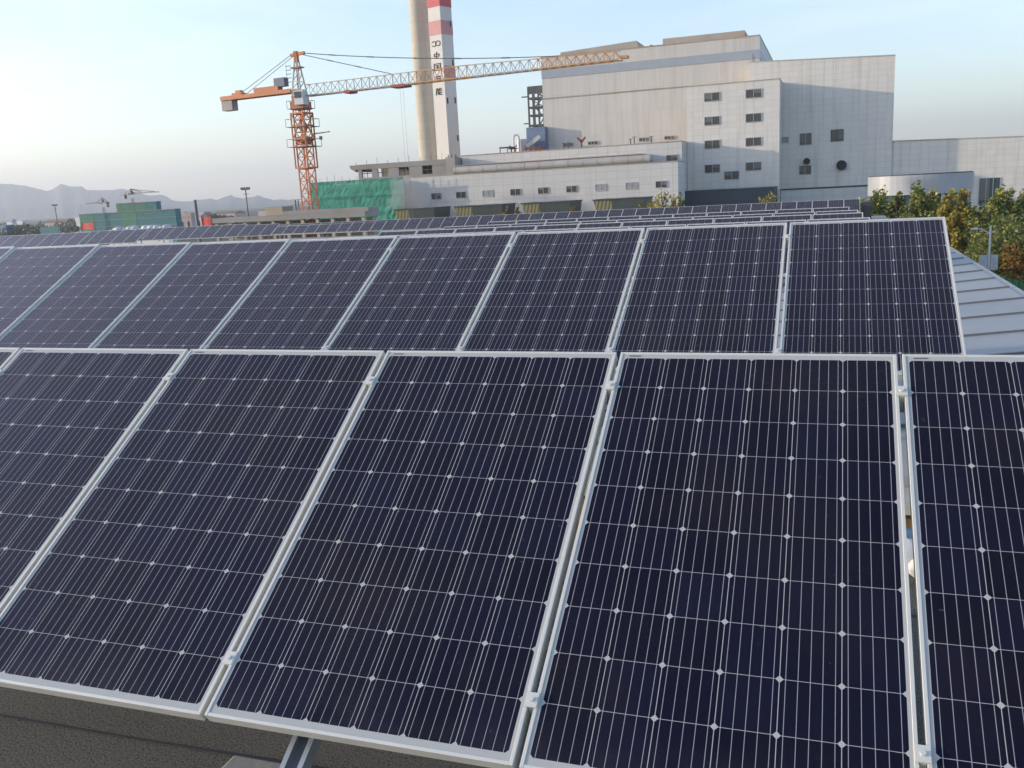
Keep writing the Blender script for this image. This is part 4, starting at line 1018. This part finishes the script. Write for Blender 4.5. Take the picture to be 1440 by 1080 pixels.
mid = [(932,264,108,15,'lt2','gold-tipped tree rising behind the farthest row, left of the dark shed'),
       (915,277,104,11,'lt2','smaller golden tree left of the gold-tipped one'),
       (946,268,110,9,'lt2','slim golden tree right of the gold-tipped one'),
       (956,268,112,9,'lg','slim green tree at the left corner of the dark shed'),
       (901,281,106,7,'lo','tiny rusty tree at the right of the last cooling cell'),
       (1084,266,108,13,'lt2','golden bushy tree at the right end of the dark shed'),
       (1071,274,107,8,'lt2','small golden tree left of the golden bushy one'),
       (712,286,112,8,'lo','rusty brown tree right of the second cooling cell'),
       (727,284,112,9,'lo','rusty brown tree left of the third cooling cell'),
       (805,286,112,6,'lo','small rusty tree at the right of the third cooling cell')]
for k, (px, py, d, rpx, mt, lb) in enumerate(mid):
    p_ = at(px, py, d); tree(p_.x, d, p_.z, rpx*d/F_PX*1.25, mt, lb, 'column', 3000, .3, k+70, 'trees behind the farthest row')
# far treeline: nobody could count it
m = MB(); rng = random.Random(21); blobs = []
for k in range(170):
    x_ = rng.uniform(-60, 330); Y_ = rng.uniform(320, 640); p_ = at(x_, 300, Y_); hh = rng.uniform(3.5, 7.5)
    blobs.append((p_.x, Y_, hh*.55, hh*rng.uniform(.6,1.3), hh*.6, hh*.5))
leaf_cloud(m, rng, blobs, 13000, 1.5)
tag(m.build('far_treeline', 'ld', loc=(-300,450,0)), 'hazy grey-green band of distant trees below the mountains', 'trees', None, 'stuff')

# ------------------------------------------------------------------ street at the right
lp = ray(1393, 322)*62; lx, ly, lz = lp.x, lp.y, lp.z+EYE
t = thing('street_lamp', 'white street lamp with a curved arm and two banner boards', 'street lamp', (lx, ly, 0))
m = MB().tube((lx,ly,0),(lx,ly,lz+.2),.09,.06,n=10); m.build('pole', 'lamp', t)
m = MB(); pr_ = Vector((lx,ly,lz-.35))
for k in range(1, 7):
    a_ = k/6; q_ = Vector((lx-.85*a_, ly, lz-.35+.42*math.sin(a_*1.45))); m.tube(pr_, q_, .035, n=6); pr_ = q_
m.tube((lx,ly,lz-.25),(lx+.28,ly,lz-.18),.03,n=6); m.build('arm', 'lamp', t)
MB().hexa([(lx-1.25,ly-.09,lz+.03),(lx-.8,ly-.09,lz+.0),(lx-.8,ly+.09,lz+.0),(lx-1.25,ly+.09,lz+.03)],[(lx-1.22,ly-.07,lz+.1),(lx-.8,ly-.07,lz+.11),(lx-.8,ly+.07,lz+.11),(lx-1.22,ly+.07,lz+.1)]).build('lamp_head', 'lamp', t)
zb0 = (ray(1391,381)*62).z+EYE; zb1 = (ray(1391,359)*62).z+EYE
MAT['board'] = plain('printed_board', (.5, .52, .54), .5, 0, .35, 2.2, 0, .4, (.3, .2, .18))
MB().box(lx-.6,lx-.1,ly-.03,ly+.03,zb0,zb1).build('banner_board', 'board', t); MB().box(lx+.1,lx+.56,ly-.03,ly+.03,zb0,zb1).build('banner_board', 'board', t)
# fence
p0 = ray(1392, 376)*70; p1 = ray(1462, 398)*60
t = thing('fence', 'bright green mesh fence below the trees at the right', 'fence', (p0.x, p0.y, 0))
a_, b_ = Vector((p0.x,p0.y,0)), Vector((p1.x,p1.y,0)); hF = 2.95
MB().hexa([a_,b_,b_+Vector((.02,.05,0)),a_+Vector((.02,.05,0))],[a_+Vector((0,0,hF)),b_+Vector((0,0,hF)),b_+Vector((.02,.05,hF)),a_+Vector((.02,.05,hF))]).build('mesh_panel', 'fence', t)
m = MB()
for k in range(9): q_ = a_.lerp(b_, k/8); m.bar(q_-Vector((0,.08,0)), q_+Vector((0,-.08,hF+.1)), .08)
m.build('post', 'fence', t)
# parked car seen through the trees
p_ = ray(1336, 335)*110; cx_, cy_ = p_.x, 121.5
t = thing('parked_car', 'white car half hidden behind the end of the second row, among the trees', 'car', (cx_, cy_, 0.06))
m = MB(); pr = [(-2.1,.35),(2.1,.35),(2.15,.8),(1.3,.95),(.7,1.42),(-1.1,1.45),(-1.75,.98),(-2.12,.9)]
m.add([(cx_+x,cy_-.85,.06+z) for x,z in pr]+[(cx_+x,cy_+.85,.06+z) for x,z in pr], [tuple(range(8)), tuple(range(8,16))[::-1]]+[(k,8+k,8+(k+1)%8,(k+1)%8) for k in range(8)])
m.build('body', 'car', t, bevel=.05)
m = MB().hexa([(cx_-1.5,cy_-.87,1.03),(cx_+1.1,cy_-.87,1.03),(cx_+1.1,cy_+.87,1.03),(cx_-1.5,cy_+.87,1.03)],[(cx_-1.05,cy_-.865,1.44),(cx_+.65,cy_-.865,1.44),(cx_+.65,cy_+.865,1.44),(cx_-1.05,cy_+.865,1.44)]); m.build('window', 'glass', t)
for sx in (-1.3, 1.35):
    for sy in (-.8, .8): MB().tube((cx_+sx,cy_+sy-.1,.38),(cx_+sx,cy_+sy+.1,.38),.32,n=16).build('wheel', 'tyre', t)
# bits lying by the step wall, seen through the joint of the nearest row
m = MB().ball((.40, 4.72, ZF+.09), (.13,.09,.09), 10); m.ball((.47, 4.66, ZF+.06), (.09,.08,.06), 8)
tag(m.build('plastic_bag', 'white_scrap', loc=(.4,4.7,ZF), smooth=True), 'crumpled white plastic seen through the right-hand joint of the nearest row', 'plastic bag')
m = MB().tube((-.6, 4.93, ZF+.11),(1.6, 4.93, ZF+.11),.045,n=10)
tag(m.build('blue_pipe', 'blue_pipe', loc=(.4,4.93,ZF)), 'blue-grey pipe at the foot of the step wall, seen through the joint', 'pipe')

# ------------------------------------------------------------------ haze
hz = bpy.data.materials.new('haze_air'); hz.use_nodes = True; ht = hz.node_tree; ht.nodes.clear()
vo = ht.nodes.new('ShaderNodeVolumePrincipled'); vo.inputs['Density'].default_value = .00021; vo.inputs['Color'].default_value = (.87, .925, 1, 1); vo.inputs['Anisotropy'].default_value = .28
oo = ht.nodes.new('ShaderNodeOutputMaterial'); ht.links.new(vo.outputs[0], oo.inputs['Volume'])
h = MB().box(-9050, 9050, -3050, 9050, -1, 420).build('haze', hz); tag(h, 'thin pale haze filling the air to the mountains', 'haze', None, 'stuff')

# thin steam drifting off the leftmost cooling cell across the netting
sm = bpy.data.materials.new('steam'); sm.use_nodes = True; T = NT(sm); T.n.clear()
vp = T.add('ShaderNodeVolumePrincipled'); vp.inputs['Color'].default_value = (.95, .95, .95, 1); vp.inputs['Density'].default_value = .16
T.l.new(vp.outputs[0], T.add('ShaderNodeOutputMaterial').inputs['Volume'])
c_ = at(577, 274, 143.6); m = MB().ball(c_, (3.6, 2.2, 3.4), 28)
from mathutils import noise as mn
m.v = [tuple(Vector(c_)+(Vector(p)-Vector(c_))*(1+.45*mn.noise(Vector(p)*.45)+.2*mn.noise(Vector(p)*1.2))) for p in m.v]
o = m.build('steam', sm, loc=c_, smooth=True); tag(o, 'white steam drifting across the right end of the netting', 'steam', None, 'stuff')
